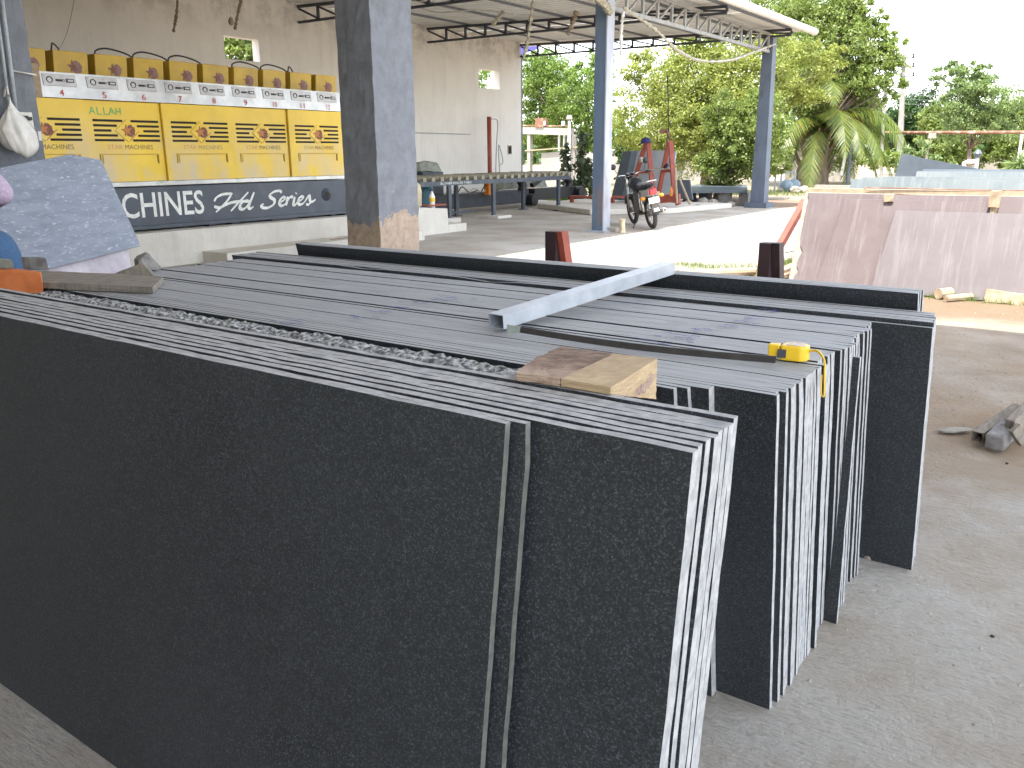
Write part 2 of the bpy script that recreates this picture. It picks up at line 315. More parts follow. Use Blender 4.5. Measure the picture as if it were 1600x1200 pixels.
# ---------------------------------------------------------------- mesh helpers
class MB:
    def __init__(s): s.v = []; s.f = []; s.m = []
    def add(s, vs, fs, mi=0):
        o = len(s.v); s.v += [tuple(x) for x in vs]; s.f += [tuple(o+i for i in f) for f in fs]
        s.m += [mi]*len(fs) if isinstance(mi, int) else list(mi)
    def box(s, x0, x1, y0, y1, z0, z1, mi=0):
        s.add([(x0, y0, z0), (x1, y0, z0), (x1, y1, z0), (x0, y1, z0), (x0, y0, z1), (x1, y0, z1), (x1, y1, z1), (x0, y1, z1)],
              [(0, 3, 2, 1), (4, 5, 6, 7), (0, 1, 5, 4), (1, 2, 6, 5), (2, 3, 7, 6), (3, 0, 4, 7)], mi)
    def prism(s, poly, h, mi=0, n=(0, 0, 1)):           # poly: 3d points, extruded by h along n
        n = Vector(n)*h; a = [Vector(p) for p in poly]; k = len(a); b = [p+n for p in a]
        s.add(a+b, [tuple(range(k-1, -1, -1)), tuple(range(k, 2*k))] + [(i, (i+1) % k, k+(i+1) % k, k+i) for i in range(k)], mi)
    def hull8(s, bot, top, mi=0):
        s.add(list(bot)+list(top), [(3, 2, 1, 0), (4, 5, 6, 7), (0, 1, 5, 4), (1, 2, 6, 5), (2, 3, 7, 6), (3, 0, 4, 7)], mi)
    def bar(s, p0, p1, w, h=None, mi=0, up=(0, 0, 1)):
        p0, p1 = Vector(p0), Vector(p1); h = h or w; d = (p1-p0).normalized(); u = Vector(up)
        if abs(d.dot(u)) > .95: u = Vector((1, 0, 0))
        r = d.cross(u).normalized()*w/2; q = r.cross(d).normalized()*h/2
        s.hull8([p0-r-q, p0+r-q, p0+r+q, p0-r+q], [p1-r-q, p1+r-q, p1+r+q, p1-r+q], mi)
    def tube(s, pts, rad, n=8, mi=0, cap=True, closed=False):
        P = [Vector(p) for p in pts]; R = rad if hasattr(rad, '__len__') else [rad]*len(P); rings = []; N = len(P); u = None
        for i, p in enumerate(P):
            a = P[(i-1) % N] if closed else P[max(i-1, 0)]; b = P[(i+1) % N] if closed else P[min(i+1, N-1)]
            d = (b-a).normalized()
            if u is None: u = d.orthogonal().normalized()
            else:
                u = u - d*u.dot(d); u = u.normalized() if u.length > 1e-6 else d.orthogonal().normalized()
            w_ = d.cross(u); rings.append([p+(u*math.cos(2*math.pi*k/n)+w_*math.sin(2*math.pi*k/n))*R[i] for k in range(n)])
        vs = [v for r in rings for v in r]; fs = []
        for i in range(N if closed else N-1):
            j = (i+1) % N
            fs += [(i*n+k, i*n+(k+1) % n, j*n+(k+1) % n, j*n+k) for k in range(n)]
        if cap and not closed: fs += [tuple(range(n-1, -1, -1)), tuple((N-1)*n+k for k in range(n))]
        s.add(vs, fs, mi)
    def cyl(s, p0, p1, r, n=16, mi=0, r2=None): s.tube([p0, p1], [r, r if r2 is None else r2], n, mi)
    def lathe(s, prof, c, n=16, mi=0, axis='z'):
        vs = []; c = Vector(c)
        for r, h in prof:
            for k in range(n):
                a = 2*math.pi*k/n; q = (r*math.cos(a), r*math.sin(a), h)
                if axis == 'x': q = (q[2], q[0], q[1])
                if axis == 'y': q = (q[0], q[2], q[1])
                vs.append(c+Vector(q))
        fs = [(i*n+k, i*n+(k+1) % n, (i+1)*n+(k+1) % n, (i+1)*n+k) for i in range(len(prof)-1) for k in range(n)]
        fs += [tuple(range(n-1, -1, -1)), tuple((len(prof)-1)*n+k for k in range(n))]
        s.add(vs, fs, mi)
    def build(s, name, mats, parent=None, smooth=False, loc=None):
        me = bpy.data.meshes.new(name); L = Vector(loc) if loc is not None else Vector((0, 0, 0))
        me.from_pydata([tuple(Vector(v)-L) for v in s.v] if loc is not None else s.v, [], s.f)
        for m in ([mats] if isinstance(mats, str) else mats): me.materials.append(MATS[m])
        if len(me.materials) > 1: me.polygons.foreach_set('material_index', s.m)
        if smooth: me.polygons.foreach_set('use_smooth', [True]*len(me.polygons))
        me.update(); o = bpy.data.objects.new(name, me); C.objects.link(o); o.location = L
        if parent is not None: o.parent = parent; o.matrix_parent_inverse = pinv(parent)
        return o
def wm(o):
    m = Matrix.LocRotScale(o.location, o.rotation_euler, o.scale)
    return (wm(o.parent) @ o.matrix_parent_inverse @ m) if o.parent else m
def pinv(parent): return wm(parent).inverted()
def tag(o, label=None, cat=None, group=None, kind=None):
    if label: o['label'] = label
    if cat: o['category'] = cat
    if group: o['group'] = group
    if kind: o['kind'] = kind
    return o
def thing(name, loc, label, cat, group=None):
    o = bpy.data.objects.new(name, None); C.objects.link(o); o.location = loc; o.empty_display_size = .1
    return tag(o, label, cat, group)
def dup(o, parent=None, loc=None, rot=None):
    c = o.copy(); C.objects.link(c)
    if parent is not None: c.parent = parent
    if loc is not None: c.location = loc
    if rot is not None: c.rotation_euler = rot
    for ch in [x for x in KIDS(o)]: dup(ch, c)
    return c
def KIDS(o): return [x for x in C.objects if x.parent == o]
def bevel(o, w=.004, seg=2):
    bm = bmesh.new(); bm.from_mesh(o.data); bmesh.ops.bevel(bm, geom=bm.edges[:], offset=w, segments=seg, affect='EDGES', profile=.5)
    bm.to_mesh(o.data); bm.free(); return o
def jitter(o, a, seed=0, sub=0):
    bm = bmesh.new(); bm.from_mesh(o.data); r = random.Random(seed)
    if sub: bmesh.ops.subdivide_edges(bm, edges=bm.edges[:], cuts=sub, use_grid_fill=True)
    for v in bm.verts: v.co += Vector((r.uniform(-a, a), r.uniform(-a, a), r.uniform(-a, a)))
    bm.to_mesh(o.data); bm.free(); return o
def text(s, name, material, parent, x, y0, y1, z0, z1, off=.0, shear=0, extr=0, bold=0):
    """flat lettering on a plane facing +X, fitted between y0..y1 and z0..z1"""
    cu = bpy.data.curves.new(name, 'FONT'); cu.body = s; cu.resolution_u = 3; cu.shear = shear; cu.offset = bold
    to = bpy.data.objects.new('tmp', cu); C.objects.link(to)
    dg = bpy.context.evaluated_depsgraph_get(); me = bpy.data.meshes.new_from_object(to.evaluated_get(dg))
    bpy.data.objects.remove(to); bpy.data.curves.remove(cu)
    n = len(me.vertices); a = np.zeros(n*3, 'f'); me.vertices.foreach_get('co', a); a = a.reshape(-1, 3)
    mn, mx = a.min(0), a.max(0)
    b = np.zeros_like(a); b[:, 0] = x+off; b[:, 1] = y0+(a[:, 0]-mn[0])/(mx[0]-mn[0])*(y1-y0); b[:, 2] = z0+(a[:, 1]-mn[1])/(mx[1]-mn[1])*(z1-z0)
    me.vertices.foreach_set('co', b.ravel()); me.materials.clear(); me.materials.append(MATS[material]); me.update()
    o = bpy.data.objects.new(name, me); C.objects.link(o)
    if parent is not None: o.parent = parent; o.matrix_parent_inverse = pinv(parent)
    return o
def spline(P, k=6):
    P = [np.array(p, float) for p in P]; Q = [2*P[0]-P[1]]+P+[2*P[-1]-P[-2]]; out = []
    for i in range(1, len(Q)-2):
        for t in np.linspace(0, 1, k, endpoint=False):
            a, b, c, d = Q[i-1:i+3]
            out.append(.5*((2*b)+(c-a)*t+(2*a-5*b+4*c-d)*t*t+(3*b-a-3*c+d)*t**3))
    out.append(P[-1]); return out
def strokes(lines, name, material, parent, fx, w0, w1=None, pen=.8):
    """hand-made lettering: ribbons on a surface; fx maps (u, v, lift) to a point"""
    mb = MB(); w1 = w1 or w0
    for li, L in enumerate(lines):
        P = spline(L, 5) if len(L) > 2 else [np.array(p, float) for p in L]; vs = []; n = len(P)
        for i, p in enumerate(P):
            d = P[min(i+1, n-1)]-P[max(i-1, 0)]; ang = math.atan2(d[1], d[0]); wd = w0+(w1-w0)*abs(math.sin(ang-pen))
            wd *= .55+.45*math.sin(math.pi*min(1, max(0, (i+.6)/n)))**.5
            nn = np.array([-d[1], d[0]])/(math.hypot(*d)+1e-9)*wd/2
            vs += [fx(*(p+nn), li*.0004), fx(*(p-nn), li*.0004)]
        mb.add(vs, [(2*i, 2*i+1, 2*i+3, 2*i+2) for i in range(n-1)])
    return mb.build(name, material, parent)

# ---------------------------------------------------------------- ground and floors
def sheet(name, pts, z, material, **k):
    mb = MB(); mb.add([(x, y, z) for x, y in pts], [tuple(range(len(pts)))]); o = mb.build(name, material); return tag(o, kind='structure', **k)
sheet('ground', [(-700, -500), (700, -500), (700, 900), (-700, 900)], -.014, 'sandy_earth')
def wob(p, q, n, a, seed):
    r = random.Random(seed); P, Q = Vector(p), Vector(q); d = (Q-P).normalized(); nn = Vector((-d.y, d.x)); out = []
    ph = [r.uniform(0, 6) for _ in range(4)]
    for i in range(n):
        t = i/n; s = (math.sin(t*n*.35+ph[0])+.6*math.sin(t*n*.9+ph[1])+.4*math.sin(t*n*2.1+ph[2]))*a
        out.append(tuple(P.lerp(Q, t)+nn*s*(1 if 0 < i else 0)))
    return out
pts = [(-15.9, -9), (7, -9)] + wob((7, -9), (7, 4.2), 6, .02, 1)[1:] + wob((7, 4.25), (-1.1, 4.42), 60, .04, 2) + wob((-1.2, 4.5), (-3.5, 8.2), 22, .06, 3) + wob((-3.5, 8.2), (-4.6, 23.4), 50, .12, 4) + wob((-4.6, 23.4), (-15.9, 23.6), 40, .08, 5) + [(-15.9, 23.6)]
sheet('concrete_floor', pts, 0.0, 'concrete_floor')
sheet('road', [(-90, 62), (120, 66), (120, 71), (-90, 67)], -.008, 'road_grey')

# ---------------------------------------------------------------- shed
WX = -15.9; Y_END = 23.06
shed = thing('open_shed', (-12, 14, 0), 'open sided stone yard shed with pale plastered wall, steel trusses and corrugated roof', 'shed')
wl = MB()
def wbox(y0, y1, z0, z1): wl.box(WX-.23, WX, y0, y1, z0, z1)
w1 = (12.02, 12.93, 3.46, 3.92); w2 = (20.88, 21.93, 3.37, 3.90)
wbox(-9, w1[0], 0, 4.84); wbox(w1[0], w1[1], 0, w1[2]); wbox(w1[0], w1[1], w1[3], 4.84)
wbox(w1[1], w2[0], 0, 4.84); wbox(w2[0], w2[1], 0, w2[2]); wbox(w2[0], w2[1], w2[3], 4.84); wbox(w2[1], Y_END, 0, 4.84)
wl.build('wall', 'wall_plaster', shed)
mb = MB(); yy = -9
r_ = random.Random(3)
while yy < Y_END-.05:                                     # ragged mortar along the wall head
    n = r_.uniform(.15, .5); y1 = min(yy+n, Y_END-.02); mb.box(WX-.2, WX-.03, yy, y1, 4.842, 4.842+r_.uniform(.02, .09)); yy = y1+.01
mb.build('wall_capping', 'wall_plaster', shed)
def roof_z(x): return 4.80 + .012 - (x-WX)*(.25/8.46)        # underside of the roof sheets
def truss(y, x0=WX+.02, x1=-7.44, mtl='dark_steel'):
    t = MB(); z0 = lambda x: 4.40-(x-WX)*.005; z1 = lambda x: roof_z(x)-.075
    t.bar((x0, y, z1(x0)), (x1, y, z1(x1)), .06, .06); tc = t.build('roof_truss', mtl, shed)
    t = MB(); t.bar((x0, y, z0(x0)), (x1, y, z0(x1)), .06, .05); t.build('bottom_chord', mtl, tc)
    n = 13; step = (x1-x0)/n
    for i in range(n):
        xa = x0+i*step; xb = xa+step
        t = MB(); t.bar((xb, y, z0(xb)+.026), (xb, y, z1(xb)-.031), .05, .05); t.build('web_post', mtl, tc)
        t = MB(); t.bar((xa+.03, y, z1(xa)-.05), (xb-.04, y, z0(xb)+.045), .04, .04); t.build('web_diagonal', mtl, tc)
for y in (-3.9, .6, 5.1, 9.6, 14.1, 18.6, 23.02): truss(y)
for x in (-14.6, -13.1, -11.6, -10.1, -8.75, -7.55):
    mb = MB(); mb.box(x-.04, x+.04, -8.8, 23.2, roof_z(x)-.042, roof_z(x)-.004); mb.build('purlin', 'purlin_grey', shed)
def roof_sheet_mesh(x0, x1, zf, W=1.0):
    mb = MB(); prof = [(0, 0), (.07, 0), (.095, .036), (.165, .036), (.19, 0)]; ys = []
    for k in range(4):
        for a, b in prof: ys.append((k*.25+a, b))
    ys.append((W+.004, 0)); vs = []
    for x in (x0, x1):
        for y, z in ys: vs.append((x, y, zf(x)+z))
    n = len(ys)
    mb.add(vs, [(i, i+1, n+i+1, n+i) for i in range(n-1)])
    return mb
proto = None; y = -8.9
while y < 23.3:
    if proto is None: proto = roof_sheet_mesh(-16.3, -7.12, roof_z).build('roof_sheet', 'galv_sheet', shed); proto.location.y = y
    else: o = proto.copy(); C.objects.link(o); o.location.y = y; o.location.z += random.uniform(-.002, .002)
    y += 1.0
g = MB(); g.tube([(-7.06, y_, 4.475) for y_ in (-8.9, 0, 8, 15, 23.75)], .085, 16); g.build('gutter_pipe', 'pvc_white', shed, smooth=True)
# beam between the outer posts
bt = MB(); XB = -8.0
bt.bar((XB, 14.5, 4.42), (XB, 23.0, 4.42), .06, .06); bo = bt.build('edge_beam', 'light_steel', shed)
bt = MB(); bt.bar((XB, 14.5, 4.00), (XB, 23.0, 4.00), .07, .07); bt.build('bottom_chord', 'light_steel', bo)
n = 13
for i in range(n):
    ya = 14.5+i*8.5/n; yb = ya+8.5/n
    bt = MB(); bt.bar((XB, yb-.06, 4.04), (XB, yb-.06, 4.385), .07, .045); bt.build('web_post', 'light_steel', bo)
    bt = MB(); bt.bar((XB, ya+.04, 4.05), (XB, yb-.1, 4.375), .04, .04); bt.build('web_diagonal', 'light_steel', bo)
bt = MB(); bt.bar((XB, 5.2, 4.42), (XB, 8.25, 4.42), .06, .06); bt.build('edge_beam', 'light_steel', shed)
bt = MB(); bt.bar((XB, 9.05, 4.42), (XB, 14.25, 4.42), .06, .06); bt.build('edge_beam', 'light_steel', shed)
# posts
mb = MB()
mb.box(-8.13, -7.97, 14.27, 14.275+.0, 0, 0)
mb = MB(); mb.box(-8.2, -7.965, 14.28, 14.50, .02, 4.6, 0)
po = mb.build('post', 'blue_steel', shed); tag(po, 'weathered blue steel post with a pale flange')
mb = MB(); mb.box(-7.963, -7.935, 14.26, 14.52, .02, 4.6); mb.build('flange', 'blue_steel_side', po)
mb = MB(); mb.box(-8.28, -7.88, 14.2, 14.58, 0, .03); mb.build('base_plate', 'blue_steel_side', po)
mb = MB(); mb.hull8([(-8.22, 22.98, .12), (-7.84, 22.98, .12), (-7.84, 23.34, .12), (-8.22, 23.34, .12)], [(-8.16, 23.0, 4.38), (-7.9, 23.0, 4.38), (-7.9, 23.3, 4.38), (-8.16, 23.3, 4.38)])
po = mb.build('post', 'slate_steel', shed); tag(po, 'slate blue post at the far corner of the shed')
mb = MB(); mb.box(-8.34, -7.72, 22.86, 23.46, 0, .14); mb.build('post_foot', 'slate_steel', po)
# masonry columns
def column(x0, x1, y0, y1, top, label, seed):
    mb = MB(); ny, nz = 8, 40; r = random.Random(seed); rows = []
    for k in range(nz+1):
        z = top*k/nz; ring = []
        per = [(x1, y0+(y1-y0)*i/ny) for i in range(ny)] + [(x1-(x1-x0)*i/ny, y1) for i in range(ny)] + [(x0, y1-(y1-y0)*i/ny) for i in range(ny)] + [(x0+(x1-x0)*i/ny, y0) for i in range(ny)]
        for x, y in per: ring.append((x+r.uniform(-.006, .006), y+r.uniform(-.006, .006), z))
        rows += ring
    m = 4*ny; fs = [(k*m+i, k*m+(i+1) % m, (k+1)*m+(i+1) % m, (k+1)*m+i) for k in range(nz) for i in range(m)]
    mb.add(rows, fs); o = mb.build('column', 'column_paint', shed, smooth=False); tag(o, label); return o
column(-8.62, -8.0, 8.27, 9.05, 4.55, 'thick plastered column with grey blue paint flaked off its foot', 4)
lc = column(-8.62, -8.0, 3.2, 4.0, 4.55, 'grey painted column with conduits and switch box', 5)
# roof of the hall over the stacks (joins the shed, runs overhead)
def hz(x): return 4.62
proto2 = None; y = -8.9
while y < 5.4:
    if proto2 is None: proto2 = roof_sheet_mesh(-6.9, 1.6, hz).build('roof_sheet', 'galv_sheet', shed); proto2.location.y = y
    else: o = proto2.copy(); C.objects.link(o); o.location.y = y
    y += 1.0
for yb in (-8.6, -4, .6, 5.3):
    mb = MB(); mb.bar((-6.9, yb, 4.45), (1.6, yb, 4.45), .1, .3); mb.build('rafter', 'purlin_grey', shed)
mb = MB(); mb.box(-15.89, 1.6, -5.3, -5.1, 0, 4.4); mb.build('added_back_wall', 'wall_plaster', shed)  # unseen wall added behind the camera to darken the near side
for p in ((1.45, -5.6),):
    mb = MB(); mb.box(p[0]-.15, p[0]+.15, p[1]-.15, p[1]+.15, 0, 4.3); mb.build('post', 'slate_steel', shed)

# conduits, switch box, bag on the near column
XC = -7.985
cd = thing('electrical_conduit', (XC, 3.8, 0), 'grey conduit pipes running down the near column to a switch box', 'conduit')
mb = MB(); mb.tube([(XC+.02, 3.86, 4.4), (XC+.02, 3.80, 2.2), (XC+.02, 3.785, 1.72)], .018, 8); mb.build('pipe', 'pipe_grey', cd, True)
mb = MB(); mb.tube([(XC+.02, 3.80, 4.4), (XC+.02, 3.75, 2.3), (XC+.02, 3.735, 1.86)], .014, 8); mb.build('pipe', 'pipe_grey', cd, True)
mb = MB(); mb.tube([(XC+.02, 3.81, 2.18), (XC+.02, 4.0, 2.16), (XC-.03, 4.03, 2.16)], .008, 6); mb.build('branch_pipe', 'cable_white', cd, True)
sb = thing('switch_box', (XC, 3.83, 1.7), 'white plastic switch box on the near grey column', 'switch box')
bevel_o = None
mb = MB(); mb.box(XC, XC+.06, 3.715, 3.905, 1.575, 1.84); bevel(mb.build('housing', 'switch_white', sb), .006)
mb = MB(); mb.box(XC+.061, XC+.075, 3.80, 3.86, 1.76, 1.81); mb.build('socket', 'black_paint', sb)
mb = MB(); mb.box(XC+.061, XC+.078, 3.865, 3.89, 1.77, 1.80); mb.build('switch', 'black_paint', sb)
for a, b in ((3.73, 1.59), (3.89, 1.59), (3.73, 1.825)):
    mb = MB(); mb.cyl((XC+.061, a, b), (XC+.066, a, b), .006, 8); mb.build('screw', 'black_paint', sb)
mb = MB(); mb.box(XC, XC+.05, 3.935, 3.965, 1.60, 1.68); tag(mb.build('plug', 'switch_white'), 'small white plug beside the switch box on the column edge', 'plug')
# hanging bag
def bag():
    mb = MB(); rows = 26; n = 40; r = random.Random(2); vs = []
    cy, cx = 3.70, XC+.13
    ph = [r.uniform(0, 6.28) for _ in range(5)]
    for i in range(rows+1):
        t = i/rows; z = 1.975-.50*t
        w_ = .018+.115*min(1, max(0, (t-.12)/.45))**1.2*(1 if t < .8 else max(.02, 1-((t-.8)/.2)**2)**.5)
        dx = w_*.6; cyy = cy+.03*t; zz = z
        for k in range(n):
            a = 2*math.pi*k/n; fold = 1+.13*math.sin(7*a+ph[0]+t*3)*(1-t*.4)+.07*math.sin(13*a+ph[1]-t*5)+.04*math.sin(5*a+11*t+ph[2])
            vs.append((cx+dx*fold*math.cos(a), cyy+w_*fold*math.sin(a)-.02*math.sin(6*t+a), zz-.03*math.sin(a+1)*t*(t > .5)))
    mb.add(vs, [(i*n+k, i*n+(k+1) % n, (i+1)*n+(k+1) % n, (i+1)*n+k) for i in range(rows) for k in range(n)]+[tuple(rows*n+k for k in range(n))])
    return mb
bg_ = thing('plastic_bag', (XC+.1, 3.7, 1.97), 'crumpled translucent white plastic bag hanging from a conduit on the near column', 'plastic bag')
bag().build('bag_body', 'plastic_bag', bg_, True)
mb = MB(); mb.tube([(XC+.04, 3.70, 1.96), (XC+.05, 3.715, 2.03), (XC+.09, 3.71, 2.04), (XC+.12, 3.70, 1.97)], .009, 6); mb.build('handle', 'plastic_bag', bg_, True)

# ---------------------------------------------------------------- polishing machine
MX = -10.8
mc = thing('polishing_machine', (-11.6, 7.5, 0), 'long yellow multi head stone polishing machine with numbered control panels', 'polishing machine')
mb = MB(); mb.box(-12.9, MX, 1.5, 10.44, .55, 1.06); mb.box(-12.9, MX+.03, 1.5, 10.44, .50, .548, 0); mb.build('base_beam', 'machine_grey', mc)
mb = MB(); mb.box(-12.9, MX+.05, 1.5, 10.42, 1.075, 1.135); bevel(mb.build('trim_strip', 'steel_white', mc), .008)
mb = MB(); mb.box(-12.7, MX-.12, 1.5, 10.30, 1.136, 2.16); mb.build('housing', 'black_paint', mc)
divs = [2.70, 3.78, 4.87, 5.955, 7.02, 8.19, 9.20, 10.365]
STAR = [(math.cos(math.pi/2+math.radians(36*i)+.12)*(1 if i % 2 == 0 else .42), math.sin(math.pi/2+math.radians(36*i)+.12)*(1 if i % 2 == 0 else .42)) for i in range(10)]
def flat(pts, x, name, material, parent, th=.002):
    mb = MB(); mb.prism([(x, y, z) for y, z in pts], th, n=(1, 0, 0)); return mb.build(name, material, parent)
def blobpts(cy, cz, r, seed, n=22, a0=-2.4, a1=1.9):
    q = random.Random(seed); return [(cy+math.cos(a0+(a1-a0)*i/n)*r*q.uniform(.8, 1.12), cz+math.sin(a0+(a1-a0)*i/n)*r*q.uniform(.85, 1.1)) for i in range(n+1)]
for i in range(len(divs)-1):
    y0, y1 = divs[i], divs[i+1]; proud = i in (4, 6, 2); x = MX+(.035 if proud else .0)
    y0p = y0+.004; y1p = y1-.004-(0 if proud or i >= 5 else .0)
    mb = MB(); mb.box(MX-.11, x, y0p, y1p, 1.137, 2.155); pn = mb.build('cover_panel', 'yellow_paint', mc)
    bevel(pn, .006)
    if i < 2: continue
    cy = (y0+y1)/2+(.03 if i in (3,) else 0); cz = 1.788; hw = .46
    for k, zz in enumerate((1.912, 1.850, 1.788, 1.728, 1.668)):
        gap = .205-abs(zz-cz)*1.35+.02
        for sgn in (-1, 1):
            mb = MB(); a, b = sorted((cy+sgn*gap, cy+sgn*hw)); mb.box(x+.001, x+.004, a, b, zz-.0145, zz+.0145); mb.build('vent_slot', 'slot_black', pn)
    D = lambda s, q=0: [(cy-.17*s, cz), (cy, cz-.145*s), (cy+.17*s, cz), (cy, cz+.145*s)]
    flat(D(1.0), x+.001, 'badge', 'yellow_paint', pn, .012)
    flat([(cy+.008, cz-.135), (cy+.160, cz), (cy+.150, cz), (cy+.008, cz-.124)], x+.0135, 'badge_rim', 'emblem_brown', pn, .0015)
    flat(blobpts(cy+.030, cz-.003, .078, 5+i), x+.0135, 'emblem_mane', 'emblem_brown', pn, .0015)
    flat([(cy-.015+a*.085, cz+.002+b*.085) for a, b in STAR], x+.0165, 'emblem_star', 'emblem_brown', pn, .0015)
    flat([(cy-.015+a*.072, cz+.002+b*.072) for a, b in STAR], x+.0195, 'emblem_star_face', 'emblem_orange', pn, .001)
    tz0, tz1 = 1.553, 1.612; s0 = cy-.30
    if i != 6: text('STAR', 'lettering', 'red_faded', pn, x, s0, s0+.205, tz0, tz1, .0025)
    else: text('STAR', 'lettering', 'yellow_box', pn, x, s0, s0+.205, tz0, tz1, .0025)
    text('MACHINES', 'lettering', 'dark_print' if i != 4 else 'dark_print_faded', pn, x, s0+.24, s0+.64, tz0, tz1, .0025)
    fr = MB()                                              # recessed handle: a raised lip on three sides
    for a in ((cy-.42, cy-.39, 1.37, 1.485), (cy+.40, cy+.415, 1.37, 1.485), (cy-.42, cy+.415, 1.487, 1.497)): fr.box(x+.0005, x+.012, *a)
    fr.build('handle_lip', 'yellow_box', pn)
    fr = MB(); fr.box(x+.0005, x+.003, cy-.385, cy-.379, 1.375, 1.48); fr.box(x+.0005, x+.003, cy+.388, cy+.396, 1.38, 1.48); fr.build('handle_painted_shadow', 'slot_black', pn)  # dark strips painted in for the shadow inside the lip
    if i == 3:
        A = [[(0, 0), (.09, 1), (.17, .02)], [(.04, .38), (.14, .38)], [(.24, 1), (.26, .02)], [(.26, .02), (.40, .0)], [(.46, 1), (.47, .03)], [(.47, .03), (.62, .02)],
             [(.63, 0), (.70, 1), (.80, .05)], [(.66, .4), (.77, .38)], [(.86, .98), (.85, 0)], [(.99, 1), (1.0, .05)], [(.86, .5), (.99, .5)]]
        A = [[(p[0], p[1]) for p in l] if len(l) == 2 else l for l in A]
        AA = []
        for l in A:
            AA += [[l[k], l[k+1]] for k in range(len(l)-1)]
        strokes([[(p[0]*.42, p[1]*.088) for p in l] for l in AA], 'lettering', 'green_chalk', pn, lambda u, v, h: (x+.002+h, 6.03+u, 1.985+v), .016)
# control fascia with a plate for each head
mb = MB(); mb.hull8([(MX-.12, 5.0, 2.162), (MX+.05, 5.0, 2.162), (MX+.05, 10.36, 2.162), (MX-.12, 10.36, 2.162)],
                    [(MX-.12, 5.0, 2.46), (MX+.0, 5.0, 2.46), (MX+.0, 10.36, 2.46), (MX-.12, 10.36, 2.46)]); mb.box(MX-.12, MX+.0, 1.5, 4.99, 2.162, 2.45)
fo = mb.build('control_fascia', 'steel_white', mc)
def fxx(z): return MX+.05-(z-2.162)/.298*.05
tilt = .05/.298
for k in range(3, 13):
    yc = 5.69+.545*(k-4); pl = MB()
    def q(y0, y1, z0, z1, off, th, m=pl):
        m.hull8([(fxx(z0)+off, y0, z0), (fxx(z0)+off+th, y0, z0), (fxx(z0)+off+th, y1, z0), (fxx(z0)+off, y1, z0)],
                [(fxx(z1)+off, y0, z1), (fxx(z1)+off+th, y0, z1), (fxx(z1)+off+th, y1, z1), (fxx(z1)+off, y1, z1)])
    q(yc-.195, yc+.205, 2.30, 2.432, .001, .005); p = pl.build('control_plate', 'plate_silver', mc)
    e = MB()
    for a in ((yc-.199, yc-.195, 2.297, 2.435), (yc+.205, yc+.209, 2.297, 2.435), (yc-.195, yc+.205, 2.297, 2.2995), (yc-.195, yc+.205, 2.4325, 2.435)): q(*a, .001, .004, e)
    e.build('plate_rim', 'dark_print', p)
    g = MB(); pts_ = [(fxx(2.368)+.008, yc-.115+.034*math.cos(a), 2.368+.034*math.sin(a)) for a in np.linspace(0, 2*math.pi, 20, endpoint=False)]
    g.tube(pts_, .0065, 5, closed=True); g.build('gauge', 'black_paint', p, True)
    e = MB()
    for u in (-.03, -.012, .006, .026): e.cyl((fxx(2.366)+.006, yc+u, 2.366), (fxx(2.366)+.022, yc+u, 2.366), .013, 10)
    e.build('knob', 'black_paint', p)
    e = MB(); e.tube([(fxx(2.366)+.008, yc+.055+.012*math.cos(a), 2.366+.012*math.sin(a)) for a in np.linspace(0, 6.28, 12, endpoint=False)], .0035, 4, closed=True); e.build('indicator_ring', 'black_paint', p)
    e = MB(); q(yc+.085, yc+.185, 2.345, 2.39, .007, .006, e); e.build('display', 'dark_steel', p)
    e = MB(); q(yc+.105, yc+.170, 2.357, 2.378, .014, .001, e); e.build('display_window', 'plate_silver', p)
    e = MB(); q(yc-.185, yc-.175, 2.405, 2.42, .007, .002, e); q(yc+.02, yc+.026, 2.405, 2.415, .007, .002, e); q(yc-.04, yc-.036, 2.402, 2.408, .007, .002, e); e.build('printed_mark', 'dark_print', p)
    if 4 <= k:
        wd = .028 if k < 10 else .04
        t = text(str(k), 'number', 'red_print', fo, fxx(2.178), yc-wd, yc+wd, 2.183, 2.258, .002)
# small wood end batten at the near side of the fascia
# motor boxes
for k in range(-2, 9):
    y0 = 5.78+k*.5335; mb = MB(); mb.hull8([(-11.45, y0-.02, 2.461), (-11.0, y0-.02, 2.461), (-11.0, y0+.42, 2.461), (-11.45, y0+.42, 2.461)],
                                             [(-11.45, y0, 2.74), (-11.0, y0, 2.74), (-11.0, y0+.44, 2.74), (-11.45, y0+.44, 2.74)])
    b = mb.build('motor_cover', 'yellow_box', mc); bevel(b, .008)
    yc, zc = y0+.24, 2.575
    flat(blobpts(yc+.03, zc-.02, .078, 30+k), -10.999, 'emblem_mane', 'emblem_mauve', b, .0015)
    flat([(yc-.01+a*.085, zc-.015+c*.085) for a, c in STAR], -10.996, 'emblem_star', 'emblem_mauve', b, .0015)
    flat([(yc-.01+a*.060, zc-.015+c*.060) for a, c in STAR], -10.993, 'emblem_star_face', 'red_faded' if k == 99 else 'emblem_brown', b, .001)
    if k in (0, 1, 2, 3, 5, 6, 7):
        ya = y0+.12 if k != 0 else y0+.08; L = .58 if k not in (0, 7) else .12; hh = .09
        mb = MB(); P = spline([(-11.2, ya, 2.73), (-11.2, ya+.02, 2.73+hh*.8), (-11.2, ya+L*.3, 2.75+hh), (-11.2, ya+L*.75, 2.735+hh*.7), (-11.2, ya+L, 2.72)], 5)
        mb.tube(P, .011, 6); mb.build('cable', 'black_paint', mc, True)
mb = MB(); mb.cyl((-11.3, 10.03, 2.46), (-11.3, 10.03, 2.66), .04, 12); mb.box(-11.36, -11.24, 9.96, 10.1, 2.66, 2.70); mb.build('filter_bowl', 'machine_grey', mc)
mb = MB(); mb.tube(spline([(-11.3, 10.08, 2.5), (-11.3, 10.2, 2.56), (-11.3, 10.3, 2.46)], 4), .008, 6); mb.build('cable', 'black_paint', mc)
